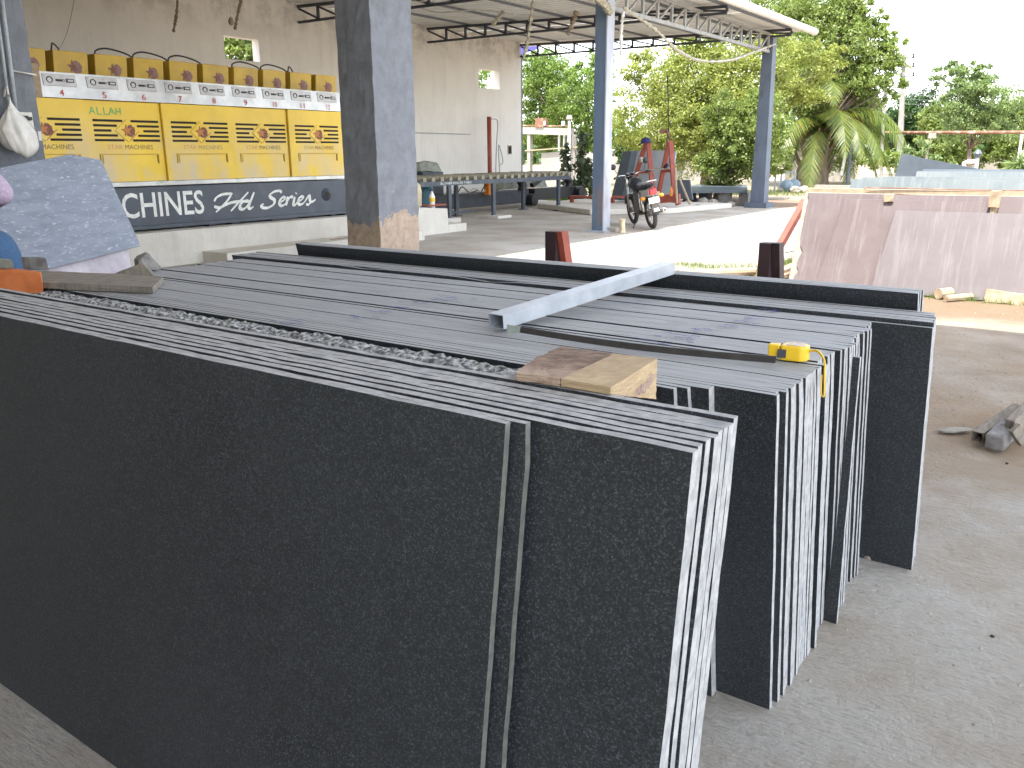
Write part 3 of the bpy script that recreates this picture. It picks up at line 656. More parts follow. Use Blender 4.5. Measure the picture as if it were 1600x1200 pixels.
text('STAR MACHINES', 'lettering', 'white_paint', mc, MX, 4.79, 7.56, .655, .99, .003, bold=.012)
HD = [[(.0, .58), (.02, .78), (.07, .93), (.15, .97)], [(.16, 1.), (.12, .6), (.06, .22), (.015, -.02)], [(.31, 1.), (.25, .62), (.19, .25), (.15, -.02)], [(.0, .30), (.05, .22), (.14, .44), (.24, .50), (.31, .46)],
      [(.325, .44), (.29, .52), (.245, .38), (.232, .14), (.26, .04), (.30, .2), (.325, .44)], [(.365, .98), (.34, .6), (.315, .18), (.33, .05), (.36, .16)],
      [(.635, .86), (.62, .98), (.565, .96), (.52, .78), (.53, .62), (.565, .45), (.555, .2), (.50, .03), (.45, .06), (.435, .2), (.46, .28)],
      [(.615, .3), (.65, .38), (.672, .52), (.655, .6), (.63, .5), (.615, .28), (.635, .1), (.665, .14), (.69, .28)],
      [(.70, .62), (.695, .4), (.685, .1)], [(.69, .3), (.715, .52), (.74, .60), (.755, .52)],
      [(.775, .58), (.765, .35), (.76, .12), (.78, .10), (.80, .24)], [(.785, .76), (.79, .82)],
      [(.81, .3), (.84, .36), (.862, .5), (.845, .58), (.82, .48), (.81, .28), (.825, .1), (.86, .14), (.885, .28)],
      [(.885, .28), (.925, .62), (.935, .4), (.94, .18), (.92, .06), (.895, .1)], [(.94, .18), (.97, .24), (1., .36)]]
strokes([[(p[0]*1.95, p[1]*.26) for p in l] for l in HD], 'lettering', 'white_paint', mc, lambda u, v, h: (MX+.003+h, 7.72+u+v*.12, .67+v), .028, .058, pen=.6)
mb = MB(); mb.lathe([(.105, 0), (.10, .012), (.07, .018), (.07, .0185)], (MX+.002, 9.93, .83), 20, 0, 'x'); hub = mb.build('hub_ring', 'machine_grey', mc, True)
mb = MB(); mb.cyl((MX+.0215, 9.93, .83), (MX+.026, 9.93, .83), .052, 16); mb.build('hub_bore', 'slot_black', hub)
for ya, L in ((7.6, .1), (8.0, .14), (8.75, .5), (10.0, .1), (10.3, .1)):
    mb = MB(); mb.box(MX-.3, MX+.02, ya, ya+L, .47, .50); mb.build('foot_shim', 'black_paint', mc)
pl = thing('machine_plinth', (-11.5, 7, 0), 'rough concrete plinth carrying the yellow polishing machine', 'plinth')
mb = MB(); mb.box(-13.2, -10.5, 1.2, 11.9, 0, .47); mb.hull8([(-13.2, 11.9, 0), (-10.5, 11.9, 0), (-10.5, 12.75, 0), (-13.2, 12.75, 0)], [(-13.2, 11.9, .47), (-10.5, 11.9, .52), (-10.5, 12.72, .46), (-13.2, 12.72, .46)])
o = mb.build('plinth_block', 'plinth_concrete', pl)
mb = MB(); mb.box(-12.9, -10.5, 12.752, 13.3, 0, .15); mb.build('step_block', 'plinth_concrete', pl)
lk = MB(); lk.box(-10.49, -9.95, 7.25, 11.4, 0, .16); tag(lk.build('kerb_block', 'plinth_concrete'), 'low pale concrete ledge along the machine plinth behind the stacks', 'ledge')
mb = MB(); mb.tube(spline([(-10.1, 9.3, .17), (-10.05, 9.9, .185), (-10.15, 10.6, .18), (-10.0, 10.9, .17)], 4), .006, 5); tag(mb.build('wire_offcut', 'rust'), 'thin rusty wire lying on the pale ledge', 'wire')
# things standing on the plinth end
tk = thing('cream_tank', (-10.75, 12.1, .5), 'cream plastic tank peeping out beside the thick column', 'tank')
mb = MB(); mb.lathe([(.14, 0), (.2, .05), (.21, .3), (.19, .42), (.1, .5), (.05, .52)], (-10.8, 12.02, .49), 18); mb.build('tank_body', 'cream_tank', tk, True)
mb = MB(); mb.cyl((-10.8, 12.02, 1.012), (-10.8, 12.02, 1.05), .06, 12); mb.build('cap', 'pvc_white', tk)
bt_ = thing('water_bottle', (-10.62, 12.5, .47), 'clear water bottle with yellow label on the plinth end', 'bottle')
mb = MB(); mb.lathe([(.05, 0), (.055, .02), (.05, .12), (.055, .14), (.055, .24), (.02, .31), (.018, .33)], (-10.62, 12.42, .465), 14); mb.build('bottle_body', 'pvc_white', bt_, True)
mb = MB(); mb.cyl((-10.62, 12.42, .6), (-10.62, 12.42, .67), .0565, 14); mb.build('bottle_label', 'tape_yellow', bt_)
mb = MB(); mb.cyl((-10.62, 12.42, .796), (-10.62, 12.42, .815), .022, 10); mb.build('bottle_cap', 'blue_cloth', bt_)
mb = MB(); mb.box(-10.78, -10.5, 12.15, 12.7, .525, .545); o = mb.build('brown_board', 'red_oxide'); tag(o, 'reddish brown board lying on the end of the plinth', 'board')
o.rotation_euler = (0, 0, 0)

# ---------------------------------------------------------------- conveyor table
cv = thing('roller_conveyor', (-12.5, 16, 0), 'long roller conveyor table with buff rollers along the pale wall', 'conveyor')
for xx in (-12.16, -13.3):
    mb = MB(); mb.box(xx, xx+.06, 12.9, 19.9, .80, .90); mb.build('side_rail', 'machine_grey', cv)
pr_ = None
for i in range(24):
    yv = 13.05+i*.295
    if pr_ is None:
        mb = MB(); mb.lathe([(.045, -1.08), (.06, -1.06), (.06, -.06), (.045, -.03), (.02, .0), (.02, .05)], (0, 0, 0), 10, 0, 'x'); pr_ = mb.build('roller', 'roller_buff', None, True); pr_.location = (-12.15, yv, .955); o = pr_
    else: o = pr_.copy(); C.objects.link(o); o.location = (-12.15, yv, .955+random.uniform(-.006, .006))
    o.parent = cv; o.matrix_parent_inverse = pinv(cv)
    mb = MB(); mb.box(-12.145, -12.105, yv-.05, yv+.05, .902, .985); mb.build('bearing_block', 'roller_buff', cv)
for yv in (13.4, 14.75, 16.4, 19.3):
    for xx in (-12.15, -13.28):
        mb = MB(); mb.box(xx, xx+.07, yv-.05, yv+.05, .0, .80); lg = mb.build('leg', 'machine_grey', cv)
        mb = MB(); mb.box(xx-.06, xx+.13, yv-.12, yv+.12, 0, .022); mb.build('foot_plate', 'machine_grey', lg)
mb = MB(); mb.bar((-12.7, 14.75, .15), (-12.7, 16.4, .15), .05); mb.build('stretcher', 'machine_grey', cv)
text('BLOWER ROLLER TABLE', 'lettering', 'white_paint', cv, -12.10, 14.45, 15.55, .825, .875, .003)
mb = MB(); mb.box(-13.1, -11.95, 14.3, 14.95, .0, .10); tag(mb.build('concrete_pad', 'plinth_concrete'), 'low concrete pad under the first conveyor leg', 'pad')
mb = MB(); mb.box(-12.5, -11.8, 16.15, 16.7, .0, .06); tag(mb.build('concrete_pad', 'plinth_concrete'), 'flat concrete pad under the middle conveyor leg', 'pad')
cl = thing('cutting_machine', (-14.2, 18, 0), 'black floor machine with curved legs half hidden behind the conveyor', 'machine')
mb = MB(); mb.box(-14.3, -13.8, 16.2, 20.4, .12, .48); bevel(mb.build('base_beam', 'dark_steel', cl), .02)
mb = MB(); mb.box(-14.1, -13.7, 20.55, 22.9, .18, .5); mb.build('base_beam', 'black_paint', cl)
mb = MB(); mb.cyl((-13.95, 20.42, .2), (-13.6, 20.42, .2), .17, 14); mb.build('drive_drum', 'black_paint', cl)
mb = MB(); mb.cyl((-13.95, 22.9, .3), (-13.5, 22.9, .3), .2, 14); mb.build('drive_drum', 'black_paint', cl)
for yv in (19.9, 22.4):
    mb = MB(); mb.tube(spline([(-13.8, yv, .95), (-13.8, yv+.02, .8), (-13.8, yv+.18, .62), (-13.8, yv+.12, .45)], 5), .12, 8); mb.build('curved_leg', 'black_paint', cl, True)
mb = MB(); mb.bar((-13.7, 20.4, .6), (-13.7, 21.1, .86), .12); mb.build('brace', 'black_paint', cl)
mb = MB(); mb.hull8([(-14.6, 19.6, .5), (-14.2, 19.6, .5), (-14.2, 22.0, .5), (-14.6, 22.0, .5)], [(-14.6, 19.7, .7), (-14.2, 19.7, .7), (-14.2, 21.8, .78), (-14.6, 21.8, .78)]); mb.build('cover', 'tarp_grey', cl)
mb = MB(); mb.box(-13.75, -13.6, 18.2, 18.5, .42, .72); mb.build('motor', 'orange_part', cl)
for k in range(4):
    yv = 16.5+k*.5; mb = MB(); mb.tube(spline([(-13.7, yv, .5), (-13.65, yv+.15, .62+.05*k % .1), (-13.7, yv+.5, .52), (-13.7, yv+.9, .56)], 5), .014, 6); mb.build('cable', 'black_paint' if k % 2 else 'cable_white', cl, True)
bk = thing('teal_bucket', (-13.9, 16.0, 0), 'teal plastic barrel standing behind the conveyor legs', 'barrel')
mb = MB(); mb.lathe([(.24, 0), (.27, .3), (.27, .62), (.24, .78)], (-13.95, 15.95, .0), 18); mb.build('barrel_body', 'teal_plastic', bk, True)
mb = MB(); mb.lathe([(.28, .60), (.28, .64)], (-13.95, 15.95, 0), 18); mb.build('rim', 'teal_plastic', bk)
mb = MB(); mb.lathe([(.3, 0), (.42, .02), (.38, .16), (.36, .2), (.1, .22)], (-14.6, 16.8, 1.02), 14); o = mb.build('tarpaulin_lump', 'tarp_grey'); jitter(o, .03, 3); o.scale = (.8, 1.25, 1.2); o.location = (-14.6*.2, 16.8*-.25, 1.02*-.2)
tag(o, 'crumpled grey green tarpaulin draped on a cabinet by the wall', 'tarpaulin')
mb = MB(); mb.box(-14.9, -14.3, 16.4, 17.2, 0, 1.04); mb.box(-14.29, -14.27, 16.45, 16.6, .6, 1.0); tag(bevel(mb.build('grey_cabinet', 'machine_grey'), .01), 'dark cabinet under the tarpaulin behind the conveyor', 'cabinet')
rp = thing('red_pole', (-15.3, 20.6, 0), 'rusty red pole with a looped hose in front of the wall', 'pole')
mb = MB(); mb.cyl((-15.3, 20.55, 0), (-15.3, 20.55, 2.52), .065, 10); mb.build('pole_shaft', 'red_oxide', rp, True)
mb = MB(); mb.tube(spline([(-15.3, 20.6, 2.45), (-15.3, 20.85, 2.46), (-15.3, 20.97, 2.35), (-15.3, 20.9, 1.7), (-15.3, 20.85, .9)], 6), .014, 6); mb.build('hose', 'pipe_grey', rp, True)
mb = MB(); mb.tube(spline([(-15.3, 21.05, .9), (-15.3, 21.0, 1.7), (-15.3, 21.12, 1.55), (-15.3, 21.22, 1.25), (-15.3, 21.1, 1.15)], 6), .014, 6); mb.build('hose', 'pipe_grey', rp, True)
mb = MB(); mb.tube([(WX+.02, y_, 2.06-.004*(y_-14)) for y_ in (11.5, 14, 17, 20.4)], .012, 6); tag(mb.build('wall_conduit', 'pipe_grey'), 'thin conduit running level along the pale wall', 'conduit')
ho = thing('wall_socket', (WX+.01, 22.4, 1.6), 'small dark open socket box in the pale wall near its end', 'socket box')
mb = MB(); mb.box(WX+.002, WX+.02, 22.30, 22.52, 1.46, 1.74); mb.build('socket_plate', 'plate_silver', ho); mb = MB(); mb.box(WX+.021, WX+.03, 22.33, 22.48, 1.48, 1.71); mb.build('socket_hole', 'slot_black', ho)
mb = MB(); mb.box(-.2, .2, -.12, .12, 0, .04); o = mb.build('blue_rag', 'blue_cloth', None, loc=(0, 0, 0)); jitter(o, .03, 5, 3); o.location = (-12.0, 14.0, .01); tag(o, 'dark blue rag on the floor by the conveyor leg', 'rag')

# ---------------------------------------------------------------- granite slabs
def perim(x0, x1, z, r, jag, jr):
    """outline of a slab in its own plane: small chips along the top and the right end"""
    P = [(x0, 0.0)]; n = 46
    for i in range(0, 17): P.append((x1+r.uniform(-jr, jr*.4), z*i/16))
    P[1] = (x1, 0); P[-1] = (x1-abs(r.gauss(0, .002)), z-abs(r.gauss(0, .001)))
    for i in range(1, n):
        x = x1+(x0-x1)*i/n; P.append((x, z-abs(r.gauss(0, jag))))
    P.append((x0, z)); return P
slab_count = 0
def slab(x0, x1, yb, yt, z, t, label, group=None, jag=.00015, jr=.0012, seed=None, mats=('granite_face', 'sawn_top', 'sawn_edge'), notch=None, z0=0.0, name='granite_slab'):
    global slab_count; slab_count += 1; r = random.Random(seed if seed is not None else slab_count*13+5)
    P = perim(x0, x1, z, r, jag, jr)
    if notch: P = [(x, zz-notch(x)) if zz > z*.9 and x < x1-.01 else (x, zz) for x, zz in P]
    n = len(P); c = Vector(((x0+x1)/2, yb, z0)); mb = MB(); sl = (yt-yb)/z
    for s in (0, 1):
        mb.v += [(x-c.x, (sl*zz)+s*t, zz) for x, zz in P]
    mb.f.append(tuple(range(n))); mb.m.append(0); mb.f.append(tuple(range(2*n-1, n-1, -1))); mb.m.append(0)
    for i in range(n):
        j = (i+1) % n; mb.f.append((j, i, n+i, n+j))
        mid = (P[i][1]+P[j][1])/2; xm = (P[i][0]+P[j][0])/2
        mb.m.append(2 if (xm > x1-.02 and abs(P[i][0]-P[j][0]) < .02) or mid < .01 else 1)
    o = mb.build(name, list(mats)); o.location = c; return tag(o, label, 'granite slab', group)
# front stack (leans away from us)
GA = 'dark granite slabs of the near leaning stack'; ETOP = ('granite_face', 'sawn_edge', 'sawn_edge'); SHORT = ('granite_face', 'sawn_edge', 'dull_edge')
ordn = ['first', 'second', 'third', 'fourth', 'fifth', 'sixth', 'seventh', 'eighth', 'ninth', 'tenth', 'eleventh', 'twelfth', 'thirteenth']
A = [(-.722, 1.002, 1.049, .0135), (-.694, 1.0225, 1.046, .0135), (-.432, 1.050, 1.045, .0195), (-.436, 1.076, 1.046, .0165), (-.434, 1.098, 1.047, .0185), (-.430, 1.122, 1.046, .0185),
     (-.433, 1.146, 1.048, .0175), (-.434, 1.168, 1.047, .018), (-.434, 1.190, 1.046, .020), (-.436, 1.216, 1.050, .0175)]
for i, (xr, yt, z, t) in enumerate(A):
    lab = {0: 'foremost dark granite slab, shorter than the rest of the near stack', 1: 'second short dark granite slab tucked behind the foremost one'}.get(i, '%s slab from the front in the near stack of full length dark granite slabs' % ordn[i])
    if i == len(A)-1: lab = 'rearmost slab of the near stack, its pale top edge beside the wooden wedge'
    slab(-3.45+random.uniform(-.03, .03), xr, yt-.145, yt, z, t, lab, GA, jag=.0009, jr=.0018, mats=SHORT if i < 2 else ETOP, z0=.001)
# rear stack: y of top, x right, x left, z, thickness
GB = 'dark granite slabs of the wide stack behind'
B = []
def grp(y0, y1, xr, xl, z, name, t=.018, dz=.00012, gap=.0002, jx=.004):
    y = y0; n = 0
    while y < y1-.008:
        B.append([y, xr(y) if callable(xr) else xr, xl(y) if callable(xl) else xl, z+random.uniform(-dz, dz), t, name, jx]); y += t+random.uniform(.0002, gap*2)
        n += 1
lin = lambda a, b, y0, y1: (lambda y: a+(b-a)*(y-y0)/(y1-y0))
xl1 = lin(-3.86, -3.78, 1.8, 2.5)
grp(1.725, 1.745, -.79, -3.9, .905, 'rough')
grp(1.762, 1.782, -.781, xl1, .9185, 'short front slab ending left of the others behind the wooden wedge')
grp(1.784, 1.800, -.760, xl1, .9187, 'short front slab just right of the wooden wedge')
grp(1.804, 1.823, -.713, xl1, .919, 'slab with its end set back between the wedge and the broad dark face', t=.032)
grp(1.838, 1.857, -.566, xl1, .919, 'slab showing the broad dark face beside the near stack')
grp(1.860, 1.878, -.570, xl1, .919, 'slab right behind the one with the broad dark face')
grp(1.879, 2.00, lin(-.560, -.554, 1.88, 2.0), xl1, .919, 'front cluster', .0175)
grp(2.005, 2.17, lin(-.557, -.556, 2.0, 2.15), xl1, .920, 'cluster in front of the tape measure', .0175)
grp(2.180, 2.207, -.549, xl1, .919, 'slab under the tape measure whose dark face shows to its right', .02)
grp(2.210, 2.36, lin(-.580, -.568, 2.21, 2.36), xl1, .921, 'cluster under the tape measure', .0175)
grp(2.372, 2.49, lin(-.562, -.548, 2.37, 2.48), xl1, .921, 'cluster behind the tape measure', .018)
grp(2.495, 2.58, -.572, xl1, .920, 'set back slabs behind the tape measure', .018)
grp(2.586, 2.74, lin(-.576, -.558, 2.58, 2.73), -3.79, .922, 'rear cluster', .018)
grp(2.752, 2.835, -.586, -3.80, .921, 'slabs just in front of the broad rear face', .018)
grp(2.842, 2.862, -.410, -3.79, .921, 'slab with the broad dark face at the far right of the stack')
grp(2.868, 3.05, lin(-.41, -.433, 2.86, 3.04), -3.88, .935, 'longest slabs at the far right end', .019, dz=.001, gap=.0008)
grp(3.075, 3.18, -.50, -3.60, .99, 'raised slabs at the back', .02, dz=.001, gap=.0008)
from collections import Counter
cnt = Counter(b[5] for b in B); seen = Counter()
for b in B:
    yt, xr, xl, z, t, nm, jx = b; seen[nm] += 1
    lean = .145+.075*(yt-1.75)/1.3
    if nm == 'rough':
        r = random.Random(8); mb = MB(); nx, ny = 220, 9; xa, xb_, ya, yb_ = -3.95, -.93, 1.678, 1.756
        V = [(xa+(xb_-xa)*i/nx, ya+(yb_-ya)*j/ny+r.uniform(-.003, .003), .908+r.uniform(-.006, .006)+.004*math.sin(i*.21+j)+(-.014 if j in (0,) else 0)) for i in range(nx+1) for j in range(ny+1)]
        V += [(xa+(xb_-xa)*i/nx, yy_, 0) for i in range(nx+1) for yy_ in (ya+.13, yb_+.13)]; o_ = (nx+1)*(ny+1)
        mb.add(V, [(i*(ny+1)+j, (i+1)*(ny+1)+j, (i+1)*(ny+1)+j+1, i*(ny+1)+j+1) for i in range(nx) for j in range(ny)]+[(o_+2*i, o_+2*i+2, (i+1)*(ny+1), i*(ny+1)) for i in range(nx)]+[(o_+2*i+1, i*(ny+1)+ny, (i+1)*(ny+1)+ny, o_+2*i+3) for i in range(nx)]+[(o_+2*nx, o_+2*nx+1)+tuple(nx*(ny+1)+j for j in range(ny, -1, -1))])
        tag(mb.build('granite_slab', 'rough_break'), 'slab with a rough broken top edge between the two stacks', 'granite slab', GB); continue
    if cnt[nm] == 1: lab = 'dark granite '+nm
    else:
        k = seen[nm]
        lab = ('one of the dark granite slabs in the '+nm+' of the wide stack') if 'cluster' in nm else 'one of the dark granite '+nm
    if nm == 'raised slabs at the back':
        lab = {1: 'foremost of the raised slabs at the back, showing a dark strip of face'}.get(seen[nm], 'one of the raised granite slabs at the back behind the dark strip')
        xl += {1: 0, 2: -.03}.get(seen[nm], -.05)
    ntc = None
    if nm == 'longest slabs at the far right end' and seen[nm] == 1:
        ntc = lambda x: .012*max(0, 1-abs(x+2.15)/.22)**1.5+.008*max(0, 1-abs(x+2.9)/.12)
    slab(xl+random.uniform(-.015, .015), xr+random.uniform(-jx, jx), yt+lean, yt, z, t, lab, GB+(' '+nm if cnt[nm] > 1 else ''), notch=ntc,
         mats=('granite_face', 'sawn_top', 'sawn_edge') if nm[:4] != 'long' else ('granite_face_grey', 'sawn_top', 'sawn_edge'))
# odd short leaning slab in the gap
slab(-3.7, -.532, 2.53, 2.47, .885, .016, 'shorter tilted slab sticking out of the gap behind the tape measure', GB, seed=5)
mr = thing('centre_rack', (-1.5, 1.5, 0), 'brown steel rack frame standing between the two granite stacks', 'rack')
mb = MB(); mb.box(-3.4, -.7, 1.44, 1.52, .90, .955); mb.build('top_rail', 'brown_steel', mr)
for xx in (-3.2, -2.0, -.9):
    mb = MB(); mb.bar((xx, 1.24, 0), (xx, 1.46, .90), .06); mb.build('upright', 'brown_steel', mr)
    mb = MB(); mb.bar((xx, 1.72, 0), (xx, 1.50, .90), .06); mb.build('upright', 'brown_steel', mr)
# blue marker scribbles on the top edges
def scribble(name, pts, n, sz, material, label, seed):
    r = random.Random(seed); L = []
    for (px, py) in pts:
        P = onz(px, py, .927); 
        for _ in range(n):
            cx, cy = P.x+r.gauss(0, .035), P.y+r.gauss(0, .014)
            for q in range(3):
                a = cx+q*sz*.8; L.append([(a, cy), (a+sz*.3, cy+r.uniform(.003, .008)), (a+sz*.5, cy+r.uniform(-.003, .002)), (a+sz*.75, cy+r.uniform(.002, .007))])
    o = strokes(L, name, material, None, lambda u, v, h: (u, v, .9275+(h*.02)), .0032)
    return tag(o, label, 'marker writing')
scribble('marker_writing', [(560, 495), (590, 487), (615, 480), (650, 473), (680, 468), (705, 465)], 6, .012, 'marker_blue', 'faint blue marker scribbles across the middle of the wide stack', 1)
scribble('marker_writing', [(430, 503), (455, 500)], 5, .012, 'marker_blue', 'faint blue marker scribbles at the left of the wide stack', 2)
scribble('marker_writing', [(1030, 535), (1045, 527), (1060, 522), (1082, 514)], 5, .011, 'marker_blue', 'blue marker scribbles between the aluminium tube and the flat bar', 3)
scribble('marker_writing', [(1130, 508), (1150, 502), (1165, 496)], 5, .011, 'marker_blue', 'blue marker scribbles right of the aluminium tube', 4)
scribble('marker_writing', [(1195, 483), (1210, 478), (1222, 475)], 5, .011, 'marker_blue', 'blue marker scribbles nearest the raised back slabs', 6)

# ---------------------------------------------------------------- things lying on the stack
tb = thing('aluminium_tube', (-1.55, 2.7, .95), 'square hollow aluminium tube lying across the slab tops', 'metal tube')
p0, p1 = onz(775, 491, .977), onz(1044, 410, 1.036); p0 = Vector((p0.x, p0.y, p0.z-.022)); p1 = Vector((p1.x, p1.y, p1.z-.022))
d = (p1-p0).normalized(); rr = d.cross(Vector((0, 0, 1))).normalized(); uu = rr.cross(d)
W_, T_ = .030, .0025
for a, b, ha, hb, nm in ((rr, uu, W_, .022, 'side_wall'), (rr, uu, -W_, .022, 'side_wall')):
    mb = MB(); c0, c1 = p0+rr*ha*(1), p1+rr*ha
    mb.bar(c0-rr*math.copysign(T_/2, ha), c1-rr*math.copysign(T_/2, ha), T_, .044, up=uu); mb.build(nm, 'aluminium', tb)
for s in (1, -1):
    mb = MB(); mb.bar(p0+uu*s*(.022-T_/2), p1+uu*s*(.022-T_/2), W_*2-2*T_-.0006, T_, up=uu); mb.build('tube_face', 'aluminium', tb)
mb = MB(); mb.bar(p0+d*.08, p0+d*.09, W_*2-2*T_-.002, .038, up=uu); mb.build('bore_shade_plate', 'dark_steel', tb)  # dark plate across the bore stands for the shade inside the tube

fb = thing('flat_bar', (-1.0, 2.08, .93), 'thin dark steel strip with a flared pale end lying on the slabs', 'steel strip')
a0, a1 = Vector((-1.395, 2.012, .944)), Vector((-.655, 2.095, .934))
mb = MB(); N = 26; vs = []
for i in range(N+1):
    t = i/N; c = a0.lerp(a1, t); c.z += .010*math.sin(math.pi*t)*(-1)+.004; wd = .0085
    vs += [c+Vector((0, -.004, -wd)), c+Vector((0, .001, -wd)), c+Vector((0, .007, wd)), c+Vector((0, .002, wd))]
fs = []
for i in range(N): fs += [(4*i+k, 4*i+(k+1) % 4, 4*i+4+(k+1) % 4, 4*i+4+k) for k in range(4)]
mb.add(vs, fs+[(3, 2, 1, 0), (4*N, 4*N+1, 4*N+2, 4*N+3)]); mb.build('strip', 'blade_steel', fb)
mb = MB(); e = a0-Vector((.0, 0, 0)); mb.hull8([e+Vector((-.042, -.008, -.010)), e+Vector((0.002, -.0045, -.006)), e+Vector((0.002, -.001, -.006)), e+Vector((-.042, -.003, -.010))],
      [e+Vector((-.046, -.002, .014)), e+Vector((0.002, .002, .013)), e+Vector((0.002, .006, .013)), e+Vector((-.046, .003, .014))]); mb.build('flared_end', 'blade_green', fb)

wd = thing('wooden_wedge', (-.95, 1.65, .91), 'timber wedge, bark brown left half, sawn pale right half, marked MUVA', 'wood block')
def Q(px, py, z): return onz(px, py, z)
tl, tm, tr = Q(877, 541, 1.030), Q(958, 552, 1.05), Q(1027, 560, 1.062); fl, fm, fr_ = Q(806, 582, 1.068), Q(875, 591, 1.068), Q(954, 605, 1.066)
def drop(p): return Vector((p.x, p.y, min(1.054, 1.054-(p.y-1.22)*.30)))
def wedge(pts, name, m, seed, parent, jit=.003):
    b = [drop(p) for p in pts]; mb = MB(); k = len(pts); mb.add(b+pts, [tuple(range(k-1, -1, -1)), tuple(range(k, 2*k))]+[(i, (i+1) % k, k+(i+1) % k, k+i) for i in range(k)])
    o = mb.build(name, m, parent); bm = bmesh.new(); bm.from_mesh(o.data); bmesh.ops.triangulate(bm, faces=[f for f in bm.faces if len(f.verts) > 4])
    bmesh.ops.subdivide_edges(bm, edges=bm.edges[:], cuts=7, use_grid_fill=True); r = random.Random(seed)
    for v in bm.verts: v.co += Vector((r.uniform(-1, 1), r.uniform(-1, 1), r.uniform(-1, .4)))*jit*(.4 if v.co.z > 1.0 else 1)
    bm.to_mesh(o.data); bm.free(); return o
wedge([fl, fm, tm-Vector((.001, 0, 0)), tl, Q(838, 558, 1.05)], 'bark_half', 'wood_bark', 3, wd, .004)
wedge([fm+Vector((.0025, .0, 0)), fr_, tr, tm+Vector((.0025, 0, 0))], 'sawn_half', 'wood_light', 4, wd, .0012)
sd = (tr-fr_); sd.z = 0; L_ = sd.length; sd.normalize(); sn = Vector((sd.y, -sd.x, 0))
def wfx(u, v, h): return tuple(Vector((fr_.x, fr_.y, 1.0))+sd*(u)+Vector((0, 0, v))+sn*(.0035+h))
MU = [[(.0, 0), (.004, .02), (.009, .006), (.016, .022), (.017, .004)], [(.022, .022), (.022, .006), (.028, .004), (.031, .02)], [(.035, .022), (.038, .006), (.044, .025)], [(.045, .008), (.048, .026), (.053, .024), (.05, .014), (.045, .015)]]
strokes([[(L_*.50+p[0]*1.7, .010+p[1]*1.1) for p in l] for l in MU], 'lettering', 'marker_purple', wd, wfx, .0021)

tp = thing('tape_measure', (-.63, 2.18, .93), 'yellow tape measure with a wrist strap on the edge of the slabs', 'tape measure')
ct = Vector((-.632, 2.185, .924)); ax = Vector((1, .10, 0)).normalized(); ay = Vector((-ax.y, ax.x, 0))
def TP(u, v, z): return ct+ax*u+ay*v+Vector((0, 0, z))
mb = MB(); out = [(-.034, -.030), (.018, -.030), (.032, -.020), (.036, .002), (.030, .020), (.014, .032), (-.014, .034), (-.030, .024), (-.036, .0)]
mb.prism([TP(u, v, .0) for u, v in out], .040, n=(0, 0, 1)); bevel(mb.build('case', 'tape_yellow', tp), .005, 2)
mb = MB(); mb.prism([TP(u*.62, v*.62, .0402) for u, v in out], .0012); mb.build('label_disc', 'tape_label', tp)
mb = MB(); mb.prism([TP(u, v, .004) for u, v in ((-.066, -.026), (-.037, -.026), (-.037, .0), (-.066, .0))], .036); bevel(mb.build('nose', 'tape_yellow', tp), .003)
mb = MB(); mb.prism([TP(u, v, .008) for u, v in ((-.040, -.0325), (-.018, -.0325), (-.018, -.0305), (-.040, -.0305))], .022); mb.build('lock_button', 'dark_steel', tp)
s0 = TP(.036, -.004, .026); P = spline([s0, s0+Vector((.020, -.008, .006)), s0+Vector((.048, -.04, -.008)), s0+Vector((.062, -.075, -.04)), s0+Vector((.068, -.085, -.085)), s0+Vector((.064, -.082, -.092)), s0+Vector((.058, -.078, -.083)), s0+Vector((.052, -.064, -.04))], 6)
mb = MB(); mb.tube(P, [.0034-.0018*i/len(P) for i in range(len(P))], 6); mb.build('wrist_strap', 'tape_yellow', tp, True)

pk = [Q(64, 424, .952), Q(190, 427, .952), Q(255, 432, .950), Q(238, 448, .950), Q(64, 442, .952)]; pk[0] += Vector((-.25, -.05, 0)); pk[4] += Vector((-.25, -.05, 0))
mb = MB(); mb.prism([Vector((p.x, p.y, .9235)) for p in reversed(pk)][::-1], .0255); o = jitter(mb.build('wood_plank', 'wood_grey'), .0012, 5, 3); tag(o, 'weathered grey brown plank lying on the far left of the slabs', 'plank')
a = [Q(178, 427, .952), Q(233, 431, .952), Q(222, 419, .955), Q(196, 421, .955)]
mb = MB(); b0, b1, b2, b3 = Q(172, 431, .925), Q(240, 432, .925), Vector(Q(238, 424, .925)), Q(186, 424, .925)
t0, t1 = Q(176, 427, .93), Q(221, 416, .985)
mb.add([b0, b1, b2, b3, Q(222, 411, .985), Q(228, 410, .985)], [(3, 2, 1, 0), (0, 1, 5, 4), (1, 2, 5), (2, 3, 4, 5), (3, 0, 4)]); tag(mb.build('wood_wedge_offcut', 'wood_grey'), 'triangular timber offcut behind the grey plank', 'wood offcut')
c0 = Q(214, 424, .925)
c0s = .62
mb = MB(); mb.hull8([c0+Vector(q)*c0s for q in ((-.12, .05, 0), (.06, .0, 0), (.10, .16, 0), (-.1, .18, 0))], [c0+Vector(q)*c0s for q in ((-.10, .05, .10), (.02, .02, .10), (.03, .10, .135), (-.05, .12, .145))])
tag(jitter(bevel(mb.build('stone_block', 'stone_grey'), .012), .004, 3), 'dark rounded stone chunk behind the timber offcut at the left', 'stone')
